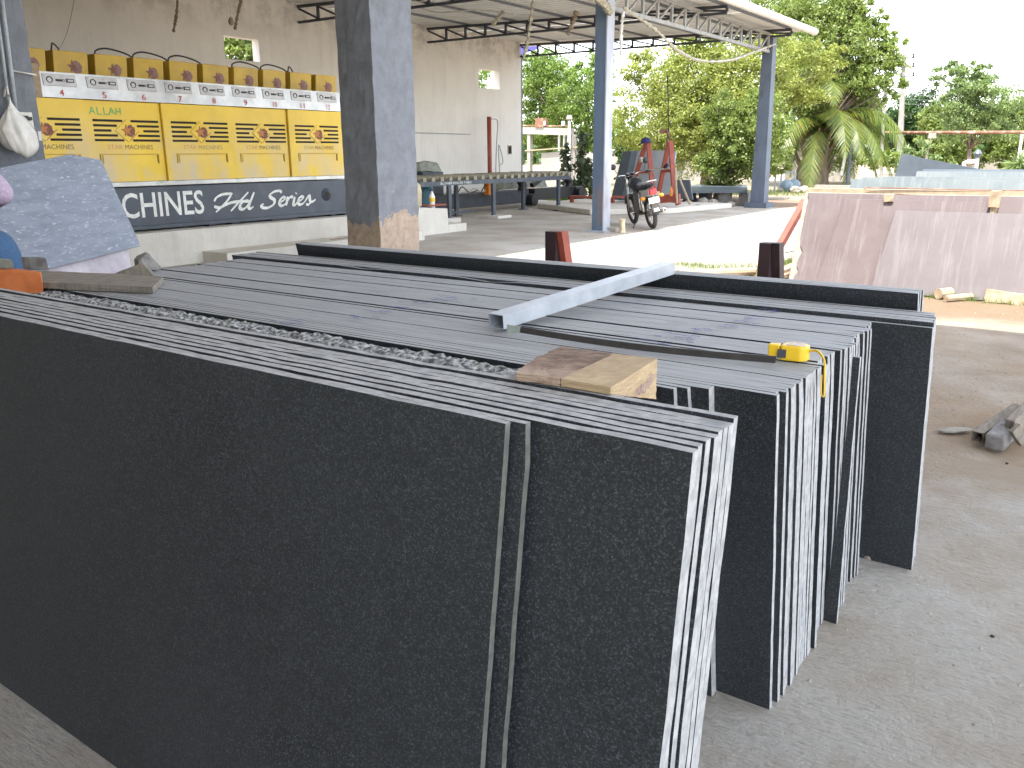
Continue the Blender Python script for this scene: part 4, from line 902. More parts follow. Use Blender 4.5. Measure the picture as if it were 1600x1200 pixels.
# orange wrapped block at the left edge
e0, e1 = Q(38, 455, .905), Q(64, 459, .905); dd = (e1-e0); dd.z = 0; dd.normalize(); nn = Vector((-dd.y, dd.x, 0)); ln = Vector((-.9, -.42, 0)).normalized()
E1 = e0+dd*.16
mb = MB(); bb = [e0+ln*.5, e0, E1, E1+ln*.5]; mb.hull8([p+Vector((0, 0, .003)) for p in bb], [p+Vector((0, 0, .095)) for k, p in enumerate(bb)])
tag(jitter(bevel(mb.build('orange_block', 'orange_wrap'), .006), .003, 2), 'orange wrapped block on the slabs at the left edge of the photo', 'block')
for (a_, b_, h_, lab, mt) in ((.03, .015, .040, 'greenish grey stone cube on the orange block, nearer the left edge', 'tarp_grey'), (.06, .085, .052, 'grey mauve stone cube on the back of the orange block', 'stone_grey')):
    c = e0+dd*b_+ln*(.16 if mt == 'tarp_grey' else .04)+Vector((0, 0, .0985))
    mb = MB(); mb.hull8([c+ln*0, c+dd*.06, c+dd*.06-ln*.09, c-ln*.09], [c+Vector((0, 0, h_)), c+dd*.06+Vector((0, 0, h_)), c+dd*.055-ln*.085+Vector((0, 0, h_)), c-ln*.085+Vector((0, 0, h_))])
    tag(bevel(mb.build('stone_cube', mt), .004), lab, 'stone')

# leaning bluish slab by the near column
def plane_pt(px, py, X0=-7.30, k=.30):                     # plane x = X0 - k z
    d = sight(px, py); t = (X0-k*CAM_H)/(d.x+k*d.z); return CAMP+d*t
nrm = Vector((1, 0, .30)).normalized()
P = [plane_pt(*q) for q in ((-230, 310), (0, 262), (110, 241), (158, 250), (220, 384), (60, 424), (-120, 468))]
mb = MB(); mb.prism(P, -.03, n=nrm); tag(mb.build('blue_granite_slab', 'blue_granite'), 'bluish grey flecked granite slab with clipped corner leaning by the near column', 'granite slab')
P = [plane_pt(*q, -7.38, .30) for q in ((-100, 330), (196, 330), (207, 432))]; b_ = plane_pt(211, 480, -7.38, .30); 
P = [plane_pt(-100, 330, -7.38), plane_pt(192, 330, -7.38), plane_pt(205, 420, -7.38), plane_pt(212, 470, -7.38), plane_pt(-100, 520, -7.38)]
P = [Vector((p.x, p.y, max(p.z, .02))) for p in P]
mb = MB(); mb.prism(P, -.025, n=nrm); tag(mb.build('lilac_granite_slab', 'lilac_granite'), 'pale lilac slab showing under the bluish leaning slab', 'granite slab')

# ---------------------------------------------------------------- rack posts just behind the stack
rk = thing('steel_rack', (-1.8, 3.66, 0), 'brown painted steel slab rack whose two uprights rise behind the wide stack', 'rack')
for x0, x1 in ((-2.337, -2.262), (-1.235, -1.172)):
    mb = MB(); mb.box(x0, x1-.012, 3.60, 3.66, .0, 1.075); mb.build('upright', 'brown_steel', rk)
    mb = MB(); mb.hull8([(x1-.008, 3.90, 0), (x1+.024, 3.90, 0), (x1+.024, 3.96, 0), (x1-.008, 3.96, 0)], [(x1-.008, 3.60, 1.077), (x1+.024, 3.60, 1.077), (x1+.024, 3.66, 1.077), (x1-.008, 3.66, 1.077)]); mb.build('brace', 'red_oxide' if x0 < -2 else 'brown_steel', rk)
mb = MB(); mb.box(-3.4, -.7, 3.61, 3.65, .08, .16); mb.build('base_rail', 'brown_steel', rk)

# ---------------------------------------------------------------- right floor: broken timbers, pebbles, dust lump
def beam_piece(name, m, p, q, w_, h_, label, cat, seed, hollow=False, taper=1.0):
    mb = MB(); p, q = Vector(p), Vector(q); d = (q-p).normalized(); r = d.cross(Vector((0, 0, 1))).normalized(); u = r.cross(d)
    if hollow:
        root = thing(name, p, label, cat)
        for s in (1, -1):
            mb = MB(); mb.bar(p+r*s*w_/2, q+r*s*w_/2, .006, h_); mb.build('side_wall', m, root)
            mb = MB(); mb.bar(p+u*s*(h_/2-.003), q+u*s*(h_/2-.003), w_-.008, .006); mb.build('tube_face', m, root)
        mb = MB(); mb.bar(p+d*.06, p+d*.07, w_-.008, h_-.014); mb.build('bore_shade_plate', 'slot_black', root); return root  # black plate set in the hollow end, in place of its shade
    mb.bar(p, q, w_, h_); o = mb.build(name, m); jitter(bevel(o, min(w_, h_)*.10, 1), w_*.018, seed, 1); return tag(o, label, cat)
beam_piece('box_section', 'wood_grey', onz(1527, 683, .035), onz(1592, 640, .11), .055, .06, 'hollow grey brown box section lying at the right edge, dark open end', 'box section', 1, True)
beam_piece('concrete_offcut', 'stone_grey', onz(1553, 692, .045), onz(1592, 655, .075), .09, .08, 'chunky grey block end lying in front of the box section', 'stone offcut', 2)
beam_piece('timber_offcut', 'wood_grey', onz(1578, 668, .10), onz(1640, 612, .22), .05, .09, 'splintered grey timber propped over the block at the right edge', 'timber', 3)
beam_piece('timber_offcut', 'wood_grey', onz(1600, 690, .05), onz(1585, 668, .13), .03, .06, 'short broken splinter standing against the grey timber', 'timber', 4)
beam_piece('timber_offcut', 'wood_grey', onz(1598, 676, .04), onz(1690, 668, .06), .08, .07, 'dark shadowed timber under the splintered pile at the right edge', 'timber', 5)
def stone(px, py, r, m, label, seed, flat_=.6, z=0):
    P = onz(px, py, z); bm = bmesh.new(); bmesh.ops.create_icosphere(bm, subdivisions=2, radius=r); rr_ = random.Random(seed)
    for v in bm.verts: v.co *= rr_.uniform(.82, 1.12); v.co.z *= flat_
    me = bpy.data.meshes.new('stone'); bm.to_mesh(me); bm.free(); me.materials.append(MATS[m]); o = bpy.data.objects.new('stone', me); C.objects.link(o)
    o.location = (P.x, P.y, P.z+r*flat_*.6); o.rotation_euler = (0, 0, rr_.uniform(0, 6)); return tag(o, label, 'stone')
o = stone(1490, 673, .06, 'stone_pale', 'flat lump of dried slurry on the floor near the box section', 1, .15); o.scale = (1.7, .7, 1)
stone(1573, 725, .008, 'slot_black', 'small dark pebble on the pale floor below the timber pile', 2)
stone(1550, 995, .007, 'slot_black', 'tiny black pebble on the pale floor at the lower right', 3)
stone(1522, 1133, .005, 'wood_grey', 'tiny brown pebble near the bottom right corner', 4)
stone(1490, 1040, .004, 'wood_grey', 'tiny chip of stone left of the black pebble at the lower right', 8)
stone(1357, 872, .02, 'wood_grey', 'dark reddish chip in the shadow under the far slab end', 5)
# loose grit
def grit():
    r = np.random.default_rng(3); n = 2600; mb = MB(); xs = r.uniform(-1.0, 6.0, n)**1; ys = r.uniform(.4, 11.5, n)
    for x, y in zip(xs, ys):
        if y < 4.4 and r.random() < .75: continue
        s = float(r.uniform(.003, .010)); a = float(r.uniform(0, 6)); z = -.012 if y > 4.4 else .0; c, q = math.cos(a)*s, math.sin(a)*s
        mb.add([(x-c, y-q, z), (x+q, y-c, z), (x+c, y+q, z), (x-q*.8, y+c*.8, z), (x+c*.2, y, z+s*.9)], [(0, 1, 4), (1, 2, 4), (2, 3, 4), (3, 0, 4)])
    return mb
tag(grit().build('gravel', 'stone_pale'), 'loose grit scattered over the sandy ground', 'gravel', kind='stuff')

# ---------------------------------------------------------------- pink rack and white racks
def leaning(x0, x1, yb, z, lean, t, m, label, group, left_cut=0, name='granite_slab', ragged=False, z0=0.0):
    r = random.Random(int(yb*1000)); L = []
    n = 14
    P = [(x0+left_cut, 0), (x1, 0), (x1, z)]+[(x1+(x0-x1)*i/10, z+r.uniform(-.002, .002)) for i in range(1, 10)]+[(x0, z)]
    if ragged: P += [(x0+left_cut*i/n+abs(r.gauss(0, .022)), z*(1-i/n)) for i in range(1, n)]
    c = Vector((x0, yb, z0)); mb = MB(); mb.prism([(x-x0, lean*zz/z, zz) for x, zz in P], t, n=(0, 1, 0)); o = mb.build(name, m); o.location = c
    return tag(o, label, 'granite slab', group)
GP = 'dusty pink granite slabs leaning in the sunny yard'
leaning(-1.93, 2.6, 9.58, .84, .33, .022, 'pink_granite_front', 'front pink granite slab reaching the right edge of the photo, its top lower than the rest', GP, -.10)
leaning(-2.48, 2.6, 9.64, .945, .36, .022, 'pink_granite', 'darker pink granite slab behind the front one, white dribbles along its top', GP, -.16)
leaning(-2.93, 2.6, 9.70, 1.0, .38, .022, 'pink_granite', 'rearmost wide pink granite slab with ragged left edge', GP, .02, ragged=True)
for k in range(5):
    leaning(-2.95-.012*k, 2.6, 9.73+.026*k, 1.005-.003*k, .38, .022, 'stone_pale', 'one of the pale backing slabs behind the pink granite', 'pale slabs behind the pink granite')
mb = MB(); mb.box(-3.0, 2.6, 10.24, 10.36, 1.0, 1.045); tag(mb.build('pale_beam', 'wood_pale'), 'pale beam resting along the top of the pink slabs', 'beam')
mb = MB(); mb.tube(spline([(-2.35, 10.2, 1.05), (-2.2, 10.22, 1.065), (-1.2, 10.24, 1.055), (.4, 10.25, 1.06)], 5), .007, 5); tag(mb.build('bent_rod', 'rust'), 'long thin bent rod lying on top of the pink slabs', 'rod')
mb = MB(); mb.tube(spline([(-1.95, 10.08, .96), (-2.0, 10.1, 1.0), (-1.85, 10.1, 1.005), (-1.5, 10.1, .985)], 5), .006, 5); tag(mb.build('bent_rod', 'rust'), 'short hooked rod on the pink slabs below the long one', 'rod')
q = ony(1553, 330, 10.0)
mb = MB(); mb.box(q.x-.03, q.x+.03, 9.92, 10.0, .80, 1.03); mb.box(q.x-.045, q.x+.045, 9.90, 10.02, .90, 1.06); tag(jitter(mb.build('wooden_peg', 'wood_pale'), .006, 2, 1), 'wooden peg hooked over the top of the pink slabs at the right', 'peg')
q = ony(1390, 312, 10.0); mb = MB(); mb.box(q.x-.05, q.x+.04, 9.95, 10.0, .93, 1.0); tag(jitter(mb.build('wooden_chock', 'wood_pale'), .006, 2, 1), 'small wooden chock wedged at the top middle of the pink slabs', 'chock')
mb = MB(); mb.bar((-3.2, 9.35, -.01), (-3.2, 10.9, .85), .09, .07, up=(1, 0, 0)); o = mb.build('rack_brace', 'red_oxide'); tag(o, 'sunlit red oxide steel brace left of the pink slabs', 'brace')
GW = 'pale granite slabs leaning beyond the pink ones'
leaning(-3.42, 3.4, 13.7, 1.05, .32, .03, 'white_granite', 'front pale greenish white slab beyond the pink rack', GW, -.05)
leaning(-3.28, 3.4, 13.75, 1.075, .32, .03, 'white_granite', 'second pale slab beyond the pink rack', GW, -.05)
leaning(-3.0, 3.4, 13.8, 1.09, .32, .03, 'white_granite', 'third pale slab beyond the pink rack, farthest of its row', GW, -.05)
leaning(-3.45, 5.2, 19.0, 1.06, .35, .03, 'white_granite', 'far row of grey white slabs at the right edge behind the white ones', GW, -.05)
leaning(-3.35, 5.2, 19.06, 1.10, .35, .03, 'slate_slab', 'dark topped slab of the far row at the right', GW, -.05)
q = ony(1437, 260, 19.0)
mb = MB(); mb.prism([(-4.1, 20.5, .9), (-3.0, 20.5, .9), (-2.0, 20.5, 1.0), (-3.6, 20.5, 1.32), (-4.0, 20.5, 1.42)], .03, n=(0, 1, 0)); tag(mb.build('triangular_slab', 'slate_slab'), 'bluish triangular slab offcut standing behind the far row', 'slab offcut')
# logs and offcuts at the foot of the pink slabs
def log(px0, py0, px1, py1, r, label, m='wood_pale', seed=1, z=0):
    P, Q_ = onz(px0, py0, r+z-.01), onz(px1, py1, r+z-.01); mb = MB(); mb.tube([P, P.lerp(Q_, .33), P.lerp(Q_, .66), Q_], [r, r*.97, r*1.02, r*.95], 9)
    return tag(jitter(mb.build('log', m), r*.08, seed), label, 'log')
log(1466, 459, 1504, 455, .055, 'short pale log at the foot of the pink slabs with a dark sawn end', seed=1)
log(1478, 466, 1518, 463, .035, 'slim split log lying in front of the short pale log', seed=2)
mb = MB(); q = onz(1568, 472, 0); mb.hull8([q+Vector((-.17, -.03, -.01)), q+Vector((.17, -.04, -.01)), q+Vector((.17, .06, -.01)), q+Vector((-.17, .06, -.01))], [q+Vector((-.17, -.0, .12)), q+Vector((.17, -.02, .085)), q+Vector((.17, .05, .085)), q+Vector((-.15, .05, .10))])
tag(jitter(mb.build('wood_offcut', 'wood_pale'), .008, 3, 1), 'pale wooden block at the right foot of the pink slabs', 'wood block')
log(1060, 428, 1178, 424, .05, 'long pale branch lying on the ground behind the rack upright', seed=6)
beam_piece('timber_offcut', 'wood_pale', onz(1205, 432, .05), onz(1248, 414, .10), .10, .08, 'pale splintered timber right of the rack upright', 'timber', 13)
beam_piece('timber_offcut', 'rust', onz(1195, 437, .03), onz(1236, 428, .04), .08, .05, 'rusty brown timber piece low beside the pink slabs', 'timber', 14)
mb = MB(); q = onz(1255, 440, 0); mb.box(q.x-.1, q.x+.14, q.y-.05, q.y+.05, -.01, .06); tag(jitter(mb.build('stone_block', 'stone_pale'), .006, 2, 1), 'pale stone block at the left foot of the pink slabs', 'stone')
q = onz(1385, 452, 0); mb = MB(); 
for k in range(9):
    a = k*.7; mb.tube([(q.x+.22*math.cos(t+a)*(.6+.05*k), q.y-.02+.08*math.sin(t+a), .03+.012*k) for t in np.linspace(0, 2.5, 8)], .008, 5)
tag(mb.build('straw_bundle', 'wood_pale'), 'tangle of pale straw rope at the foot of the pink slabs', 'rope')

# grass tufts by the rack
def blades(name, cs, n, h, m, label, cat='grass', spread=.4, kind='stuff', w_=.004):
    r = np.random.default_rng(len(label)); V = []; Fc = []
    for (cx, cy, sx, sy) in cs:
        for _ in range(n):
            x, y = cx+r.normal()*sx, cy+r.normal()*sy; a = r.uniform(0, 6.28); hh = h*r.uniform(.4, 1.2); l = r.uniform(-.6, .6)*hh; k = len(V)
            V += [(x-math.cos(a)*w_, y-math.sin(a)*w_, -.015), (x+math.cos(a)*w_, y+math.sin(a)*w_, -.015), (x+l*math.sin(a), y+l*math.cos(a), hh)]; Fc.append((k, k+1, k+2))
    me = bpy.data.meshes.new(name); me.from_pydata(V, [], Fc); me.materials.append(MATS[m]); o = bpy.data.objects.new(name, me); C.objects.link(o)
    return tag(o, label, cat, kind=kind)
g0, g1, g2 = onz(1120, 423), onz(1165, 418), onz(1222, 410); g3 = onz(1100, 418)
blades('grass', [(g0.x, g0.y, .35, .14), (g1.x, g1.y, .3, .25), (g2.x, g2.y, .12, .2), (g3.x-.2, g3.y+.1, .3, .1), (-1.0, 9.55, .5, .04)], 420, .06, 'leaf_grass', 'thin green grass patch on the bright ground behind the rack')

# ---------------------------------------------------------------- platform with red slab rack
pf = MB(); pf.prism([(-13.2, 19.9, 0), (-10.5, 18.2, 0), (-9.0, 19.6, 0), (-8.5, 22.4, 0), (-13.4, 22.4, 0)], .14); tag(bevel(pf.build('concrete_platform', 'plinth_concrete'), .03), 'low rough concrete platform under the red slab rack', 'platform')
sr = thing('red_slab_rack', (-10.2, 20.6, .2), 'red steel A frame rack holding grey slabs behind the motorcycle', 'rack')
def aframe(pb_l, pb_r, ptop, pt2):
    mb = MB(); mb.bar(pb_l, ptop, .10, .08); mb.build('frame_leg', 'red_oxide', sr); mb = MB(); mb.bar(pb_r, pt2, .11, .09); mb.build('frame_leg', 'red_oxide', sr)
YR = 20.6
def R(px, py, y=YR): p = ony(px, py, y); return p
aframe(R(990, 285, 21.2), R(1021, 310, 20.2), R(1009, 224, 20.7), R(1013, 224, 20.6))
aframe(R(1028, 308, 21.2), R(1054, 316, 20.2), R(1045, 221, 20.7), R(1048, 221, 20.6))
for a, b in (((996, 269), (1018, 268)), ((1034, 268), (1052, 266))):
    mb = MB(); mb.bar(R(*a), R(*b), .08, .08); mb.build('tie_bar', 'red_oxide', sr)
mb = MB(); mb.bar(R(1018, 312, 20.2), R(1062, 309, 20.2), .12, .2); mb.build('base_rail', 'red_oxide', sr)
mb = MB(); mb.bar(R(1022, 318, 20.2), R(1025, 322, 20.2), .1, .12); mb.build('foot', 'red_oxide', sr); mb = MB(); mb.bar(R(1058, 312, 20.2), R(1060, 320, 20.2), .1, .12); mb.build('foot', 'red_oxide', sr)
mb = MB(); mb.tube([R(1010, 266, 20.15), R(1046, 263, 20.15)], .02, 6); mb.build('clamp_rod', 'chrome', sr); mb = MB(); mb.bar(R(1038, 262, 20.1), R(1044, 256, 20.1), .09, .06); mb.build('clamp_head', 'black_paint', sr)
def rslab(pts, y, lean, m, label, t=.05):
    P = [ony(a, b, y) for a, b in pts]; zb = min(p.z for p in P)
    P = [Vector((p.x, p.y+lean*(p.z-zb), p.z)) for p in P]; mb = MB(); mb.prism(P, t, n=(.3, 1, 0)); return tag(mb.build('granite_slab', m), label, 'granite slab')
rslab([(954, 312), (972, 312), (983, 236), (970, 237)], 21.5, .1, 'slate_slab', 'dark slate slab edge leftmost in the red rack', .5)
rslab([(966, 313), (1028, 315), (1036, 235), (980, 236)], 21.7, .12, 'grey_slab', 'large light grey slab behind the left A frame of the red rack')
rslab([(962, 312), (968, 312), (980, 236), (974, 237)], 21.65, .12, 'grey_slab', 'light grey slab edge beside the dark slate slab in the rack')
rslab([(1028, 313), (1046, 305), (1052, 236), (1036, 236)], 21.9, .12, 'grey_slab', 'light grey slab behind the right A frame of the red rack')
rslab([(1042, 310), (1082, 312), (1076, 281), (1048, 281)], 22.2, .1, 'slate_slab', 'small dark slab leaning right of the red rack', .04)
cp = thing('cap', tuple(R(1010, 224, 20.6)), 'dark blue cap hung on top of the left A frame', 'cap')
mb = MB(); c = R(1009, 222, 20.55); mb.lathe([(.13, -.02), (.13, .03), (.10, .09), (.03, .12)], c, 12); mb.build('crown', 'blue_cloth', cp, True)
mb = MB(); mb.prism([c+Vector((-.2, -.05, -.10)), c+Vector((-.12, -.16, -.06)), c+Vector((.0, -.12, -.0)), c+Vector((-.1, .1, -.02))], .012); mb.build('peak', 'blue_cloth', cp)
mb = MB(); mb.bar(R(1003, 253, 20.1), R(1001, 246, 20.1), .14, .06); tag(mb.build('grey_cloth', 'stone_pale'), 'grey rag hung on the left leg of the A frame', 'rag')
for a, b, m, lab in (((1058, 318), (1055, 262), 'wood_pale', 'pale wooden stick leaning on the right A frame'), ((1078, 319), (1062, 280), 'wood_pale', 'slanted wooden stick right of the red rack')):
    mb = MB(); mb.tube([ony(a[0], a[1], 20.0), ony(b[0], b[1], 20.2)], .03, 7); tag(mb.build('wooden_stick', m), lab, 'stick')
for k, (px, py) in enumerate(((1049, 300),)):
    P_ = ony(px, py, 20.05); mb = MB(); mb.lathe([(.035, -.1), (.04, .03), (.015, .1), (.015, .14)], P_, 8); tag(mb.build('small_bottle', 'orange_part'), 'small reddish bottle on the base rail of the red rack', 'bottle')
mb = MB(); P_ = ony(1026, 304, 20.0); mb.lathe([(.07, -.09), (.08, .08)], P_, 10); tag(mb.build('paint_tin', 'cream_tank'), 'cream tin at the left end of the red base rail', 'tin')
hr = thing('red_hook', tuple(ony(1037, 205, 22)), 'red pulley hook hanging from a cable above the rack', 'hook')
c = ony(1030, 206, 22.5); mb = MB(); mb.tube([c, c+Vector((.2, .1, .02)), c+Vector((.28, .1, -.2))], [.07, .06, .03], 7); mb.build('hook_body', 'rust', hr); mb = MB(); mb.tube([ony(1043, 118, 22.5), c+Vector((.25, .1, 0)), ony(1041, 222, 22.5)], .015, 5); mb.build('hook_cable', 'black_paint', hr)
# low red benches behind
def bench(pa, pb, y, label):
    A_, B_ = onz(*pa), onz(*pb); r = thing('low_trestle', A_, label, 'trestle')
    A_ = Vector((A_.x, A_.y, 0)); B_ = Vector((B_.x, B_.y, 0)); mb = MB(); mb.bar(A_+Vector((0, 0, .30)), B_+Vector((0, 0, .30)), .14, .06); mb.build('rail', 'red_oxide', r)
    for t in (.04, .96):
        p = A_.lerp(B_, t); mb = MB(); mb.bar(p, p+Vector((0, 0, .27)), .09, .09); mb.build('leg', 'red_oxide', r)
bench((892, 324), (930, 326), 0, 'low dark red trestle left of the blue post'); bench((955, 325), (998, 325), 0, 'low dark red trestle behind the motorcycle')
# dark stone trough / table right of rack
tt = thing('dark_stone_table', (-9.2, 24, 0), 'low dark stone slab table with grey blocks beneath', 'stone table')
A_, B_, C_, D_ = onz(1062, 322), onz(1166, 322), onz(1166, 310), onz(1085, 308)
mb = MB(); mb.prism([Vector((p.x, p.y, .36)) for p in (A_, B_, C_, D_)], .07); mb.build('table_slab', 'slate_slab', tt)
for t in (.08, .32, .62, .92):
    p = A_.lerp(B_, t)+Vector((0, .25, 0)); mb = MB(); mb.box(p.x-.14, p.x+.14, p.y-.1, p.y+.2, 0, .358); mb.build('support_block', 'black_paint' if t < .5 else 'stone_grey', tt)
for k, (px, py, r_s) in enumerate(((1084, 320, .17), (1098, 322, .2), (1112, 322, .17), (1124, 325, .12), (1090, 329, .13), (1142, 323, .12), (1075, 322, .14))):
    stone(px, py, r_s, 'stone_pale', ['pale boulder under the left end of the dark table', 'largest pale boulder under the dark table', 'pale boulder in the middle under the dark table', 'small pale boulder right of the middle one', 'pale stone in front of the dark table', 'small stone near the far shed post', 'pale stone at the foot of the slanted stick'][k], 20+k, .8)
P_ = onz(957, 362); mb = MB(); mb.box(P_.x-.18, P_.x+.10, P_.y-.1, P_.y+.06, .0, .08); tag(jitter(mb.build('stone_block', 'stone_pale'), .01, 2, 1), 'flat pale block on the floor at the foot of the blue post', 'block')
P_ = onz(972, 364); mb = MB(); mb.lathe([(.07, 0), (.055, .08), (.05, .2), (.06, .26)], P_, 10); tag(jitter(mb.build('plaster_cup', 'cream_tank'), .008, 3), 'cream plaster cup standing near the blue post', 'cup')

# ---------------------------------------------------------------- motorcycle
def motorcycle():
    root = thing('motorcycle', (0, 0, 0), 'parked motorcycle seen from behind leaning on its side stand', 'motorcycle')
    def P(name, mb, m, s=True, parent=root): return mb.build(name, m, parent, s)
    for wx, nm in ((0, 'wheel'), (1.25, 'wheel')):
        mb = MB(); mb.tube([(wx+.265*math.cos(a), 0, .31+.265*math.sin(a)) for a in np.linspace(0, 2*math.pi, 28, endpoint=False)], .045, 8, closed=True); wh = P('wheel', mb, 'rubber')
        mb = MB(); mb.tube([(wx+.215*math.cos(a), 0, .31+.215*math.sin(a)) for a in np.linspace(0, 2*math.pi, 28, endpoint=False)], .016, 6, closed=True); P('rim', mb, 'chrome', True, wh)
        mb = MB()
        for k in range(16): a = k*math.pi/8; mb.tube([(wx+.04*math.cos(a+.4), .03*(-1)**k, .31+.04*math.sin(a+.4)), (wx+.21*math.cos(a), 0, .31+.21*math.sin(a))], .004, 4)
        P('spokes', mb, 'chrome', False, wh)
        mb = MB(); mb.cyl((wx, -.07, .31), (wx, .07, .31), .055, 12); P('hub', mb, 'engine_metal', True, wh)
    def fender(wx, a0, a1, m):
        mb = MB(); ns = 14; vs = []
        for i in range(ns+1):
            a = a0+(a1-a0)*i/ns
            for q, rr in ((-.065, .325), (-.04, .35), (.04, .35), (.065, .325)): vs.append((wx+rr*math.cos(a), q, .31+rr*math.sin(a)))
        mb.add(vs, [(i*4+k, i*4+k+1, i*4+k+5, i*4+k+4) for i in range(ns) for k in range(3)]); return mb
    P('fender', fender(0, math.pi*.45, math.pi*1.02, ''), 'tank_black'); P('fender', fender(1.25, math.pi*.1, math.pi*.8, ''), 'tank_black')
    mb = MB(); mb.tube([(1.10, 0, .92), (.9, 0, .70), (.72, 0, .40), (.45, 0, .32)], .022, 6); mb.tube([(1.08, 0, .86), (.6, 0, .76), (.1, 0, .74), (-.18, 0, .72)], .018, 6); mb.tube([(.35, .1, .75), (.0, .1, .33), (.45, .09, .36)], .014, 6); mb.tube([(.35, -.1, .75), (.0, -.1, .33), (.45, -.09, .36)], .014, 6); P('frame', mb, 'tank_black')
    for s in (1, -1):
        mb = MB(); mb.tube([(1.02, s*.09, .98), (1.25, s*.075, .31)], .022, 8); P('fork', mb, 'chrome')
        mb = MB(); mb.tube([(.02, s*.125, .36), (.14, s*.12, .70)], .028, 8); sh = P('shock_absorber', mb, 'chrome')
        mb = MB()
        mb.tube([(-.0+.02+.12*t+.0, s*.125+.036*math.cos(t*40), .36+.34*t+.01*math.sin(t*40)) for t in np.linspace(.2, .9, 40)], .007, 4); P('spring', mb, 'black_paint', False, sh)
        mb = MB(); mb.lathe([(.0, -.03), (.045, -.02), (.05, .01), (.03, .04)], (-.25, s*.19, .64), 10); ind = P('indicator', mb, 'amber'); mb = MB(); mb.cyl((-.22, s*.07, .66), (-.24, s*.165, .65), .01, 6); P('stalk', mb, 'black_paint', False, ind)
        mb = MB(); mb.tube(spline([(.98, s*.04, 1.02), (1.0, s*.16, 1.06), (.93, s*.28, 1.07), (.84, s*.36, 1.05)], 4), .012, 6); hb = P('handlebar', mb, 'chrome')
        mb = MB(); mb.cyl((.90, s*.30, 1.065), (.82, s*.40, 1.045), .02, 8); P('grip', mb, 'black_paint', True, hb)
        mb = MB(); mb.tube([(.93, s*.27, 1.08), (.95, s*.33, 1.22)], .006, 5); mi = P('mirror', mb, 'black_paint'); mb = MB(); mb.lathe([(.02, -.02), (.06, -.01), (.062, .006)], (.95, s*.35, 1.27), 12, 0, 'x'); P('mirror_head', mb, 'black_paint', True, mi)
        mb = MB(); mb.cyl((.35, s*.09, .33), (.35, s*.26, .33), .014, 6); P('foot_peg', mb, 'rubber')
    mb = MB(); mb.lathe([(.02, -.10), (.09, -.08), (.10, .0), (.10, .05), (.05, .06)], (1.12, 0, .93), 14, 0, 'x'); P('headlamp', mb, 'tank_black')
    mb = MB(); mb.lathe([(.05, 0), (.055, .03), (.05, .05)], (.99, .055, 1.03), 12); mb.lathe([(.05, 0), (.055, .03), (.05, .05)], (.99, -.055, 1.03), 12); P('instrument_cluster', mb, 'black_paint'); mb = MB(); mb.lathe([(.042, .0505), (.042, .052)], (.99, .055, 1.03), 12); mb.lathe([(.042, .0505), (.042, .052)], (.99, -.055, 1.03), 12); P('dial', mb, 'plate_silver')
    mb = MB(); secs = [(.92, .07, .80, .90), (.85, .14, .74, .99), (.70, .155, .72, 1.01), (.55, .13, .72, .95), (.46, .08, .74, .86)]; n = 12; vs = []
    for x, w_, z0, z1 in secs:
        for k in range(n): a = 2*math.pi*k/n; vs.append((x, w_*math.cos(a), (z0+z1)/2+(z1-z0)/2*math.sin(a)))
    mb.add(vs, [(i*n+k, i*n+(k+1) % n, (i+1)*n+(k+1) % n, (i+1)*n+k) for i in range(len(secs)-1) for k in range(n)]+[tuple(range(n-1, -1, -1)), tuple((len(secs)-1)*n+k for k in range(n))]); P('fuel_tank', mb, 'tank_black')
    mb = MB(); secs = [(.52, .08, .80, .86), (.35, .115, .77, .85), (.1, .125, .79, .87), (-.1, .12, .83, .90), (-.22, .08, .86, .91)]; vs = []
    for x, w_, z0, z1 in secs:
        for k in range(n): a = 2*math.pi*k/n; vs.append((x, w_*math.copysign(abs(math.cos(a))**.6, math.cos(a)), (z0+z1)/2+(z1-z0)/2*math.copysign(abs(math.sin(a))**.7, math.sin(a))))
    mb.add(vs, [(i*n+k, i*n+(k+1) % n, (i+1)*n+(k+1) % n, (i+1)*n+k) for i in range(len(secs)-1) for k in range(n)]+[tuple(range(n-1, -1, -1)), tuple((len(secs)-1)*n+k for k in range(n))]); P('seat', mb, 'seat_black')
    mb = MB(); mb.hull8([(-.30, -.09, .68), (.15, -.13, .58), (.15, .13, .58), (-.30, .09, .68)], [(-.32, -.08, .80), (.2, -.12, .78), (.2, .12, .78), (-.32, .08, .80)]); bevel(P('tail_panel', mb, 'plate_silver', False), .02)
    mb = MB(); mb.tube(spline([(.05, .13, .87), (-.18, .14, .93), (-.30, .09, .955), (-.30, -.09, .955), (-.18, -.14, .93), (.05, -.13, .87)], 4), .013, 6); P('grab_rail', mb, 'chrome')
    mb = MB(); mb.hull8([(-.375, -.075, .70), (-.30, -.08, .70), (-.30, .08, .70), (-.375, .075, .70)], [(-.36, -.07, .80), (-.31, -.07, .81), (-.31, .07, .81), (-.36, .07, .80)]); bevel(P('tail_light', mb, 'tail_red', False), .015)
    mb = MB(); mb.hull8([(-.36, -.11, .53), (-.35, -.11, .53), (-.35, .11, .53), (-.36, .11, .53)], [(-.345, -.11, .65), (-.335, -.11, .65), (-.335, .11, .65), (-.345, .11, .65)]); P('number_plate', mb, 'plate_silver', False)
    mb = MB(); mb.hull8([(-.43, -.08, .36), (-.42, -.08, .36), (-.42, .08, .36), (-.43, .08, .36)], [(-.355, -.07, .52), (-.345, -.07, .52), (-.345, .07, .52), (-.355, .07, .52)]); P('mud_flap', mb, 'rubber', False)
    mb = MB(); mb.hull8([(-.436, -.05, .38), (-.431, -.05, .38), (-.431, .05, .38), (-.436, .05, .38)], [(-.41, -.05, .44), (-.405, -.05, .44), (-.405, .05, .44), (-.41, .05, .44)]); P('reflector', mb, 'plate_silver', False)
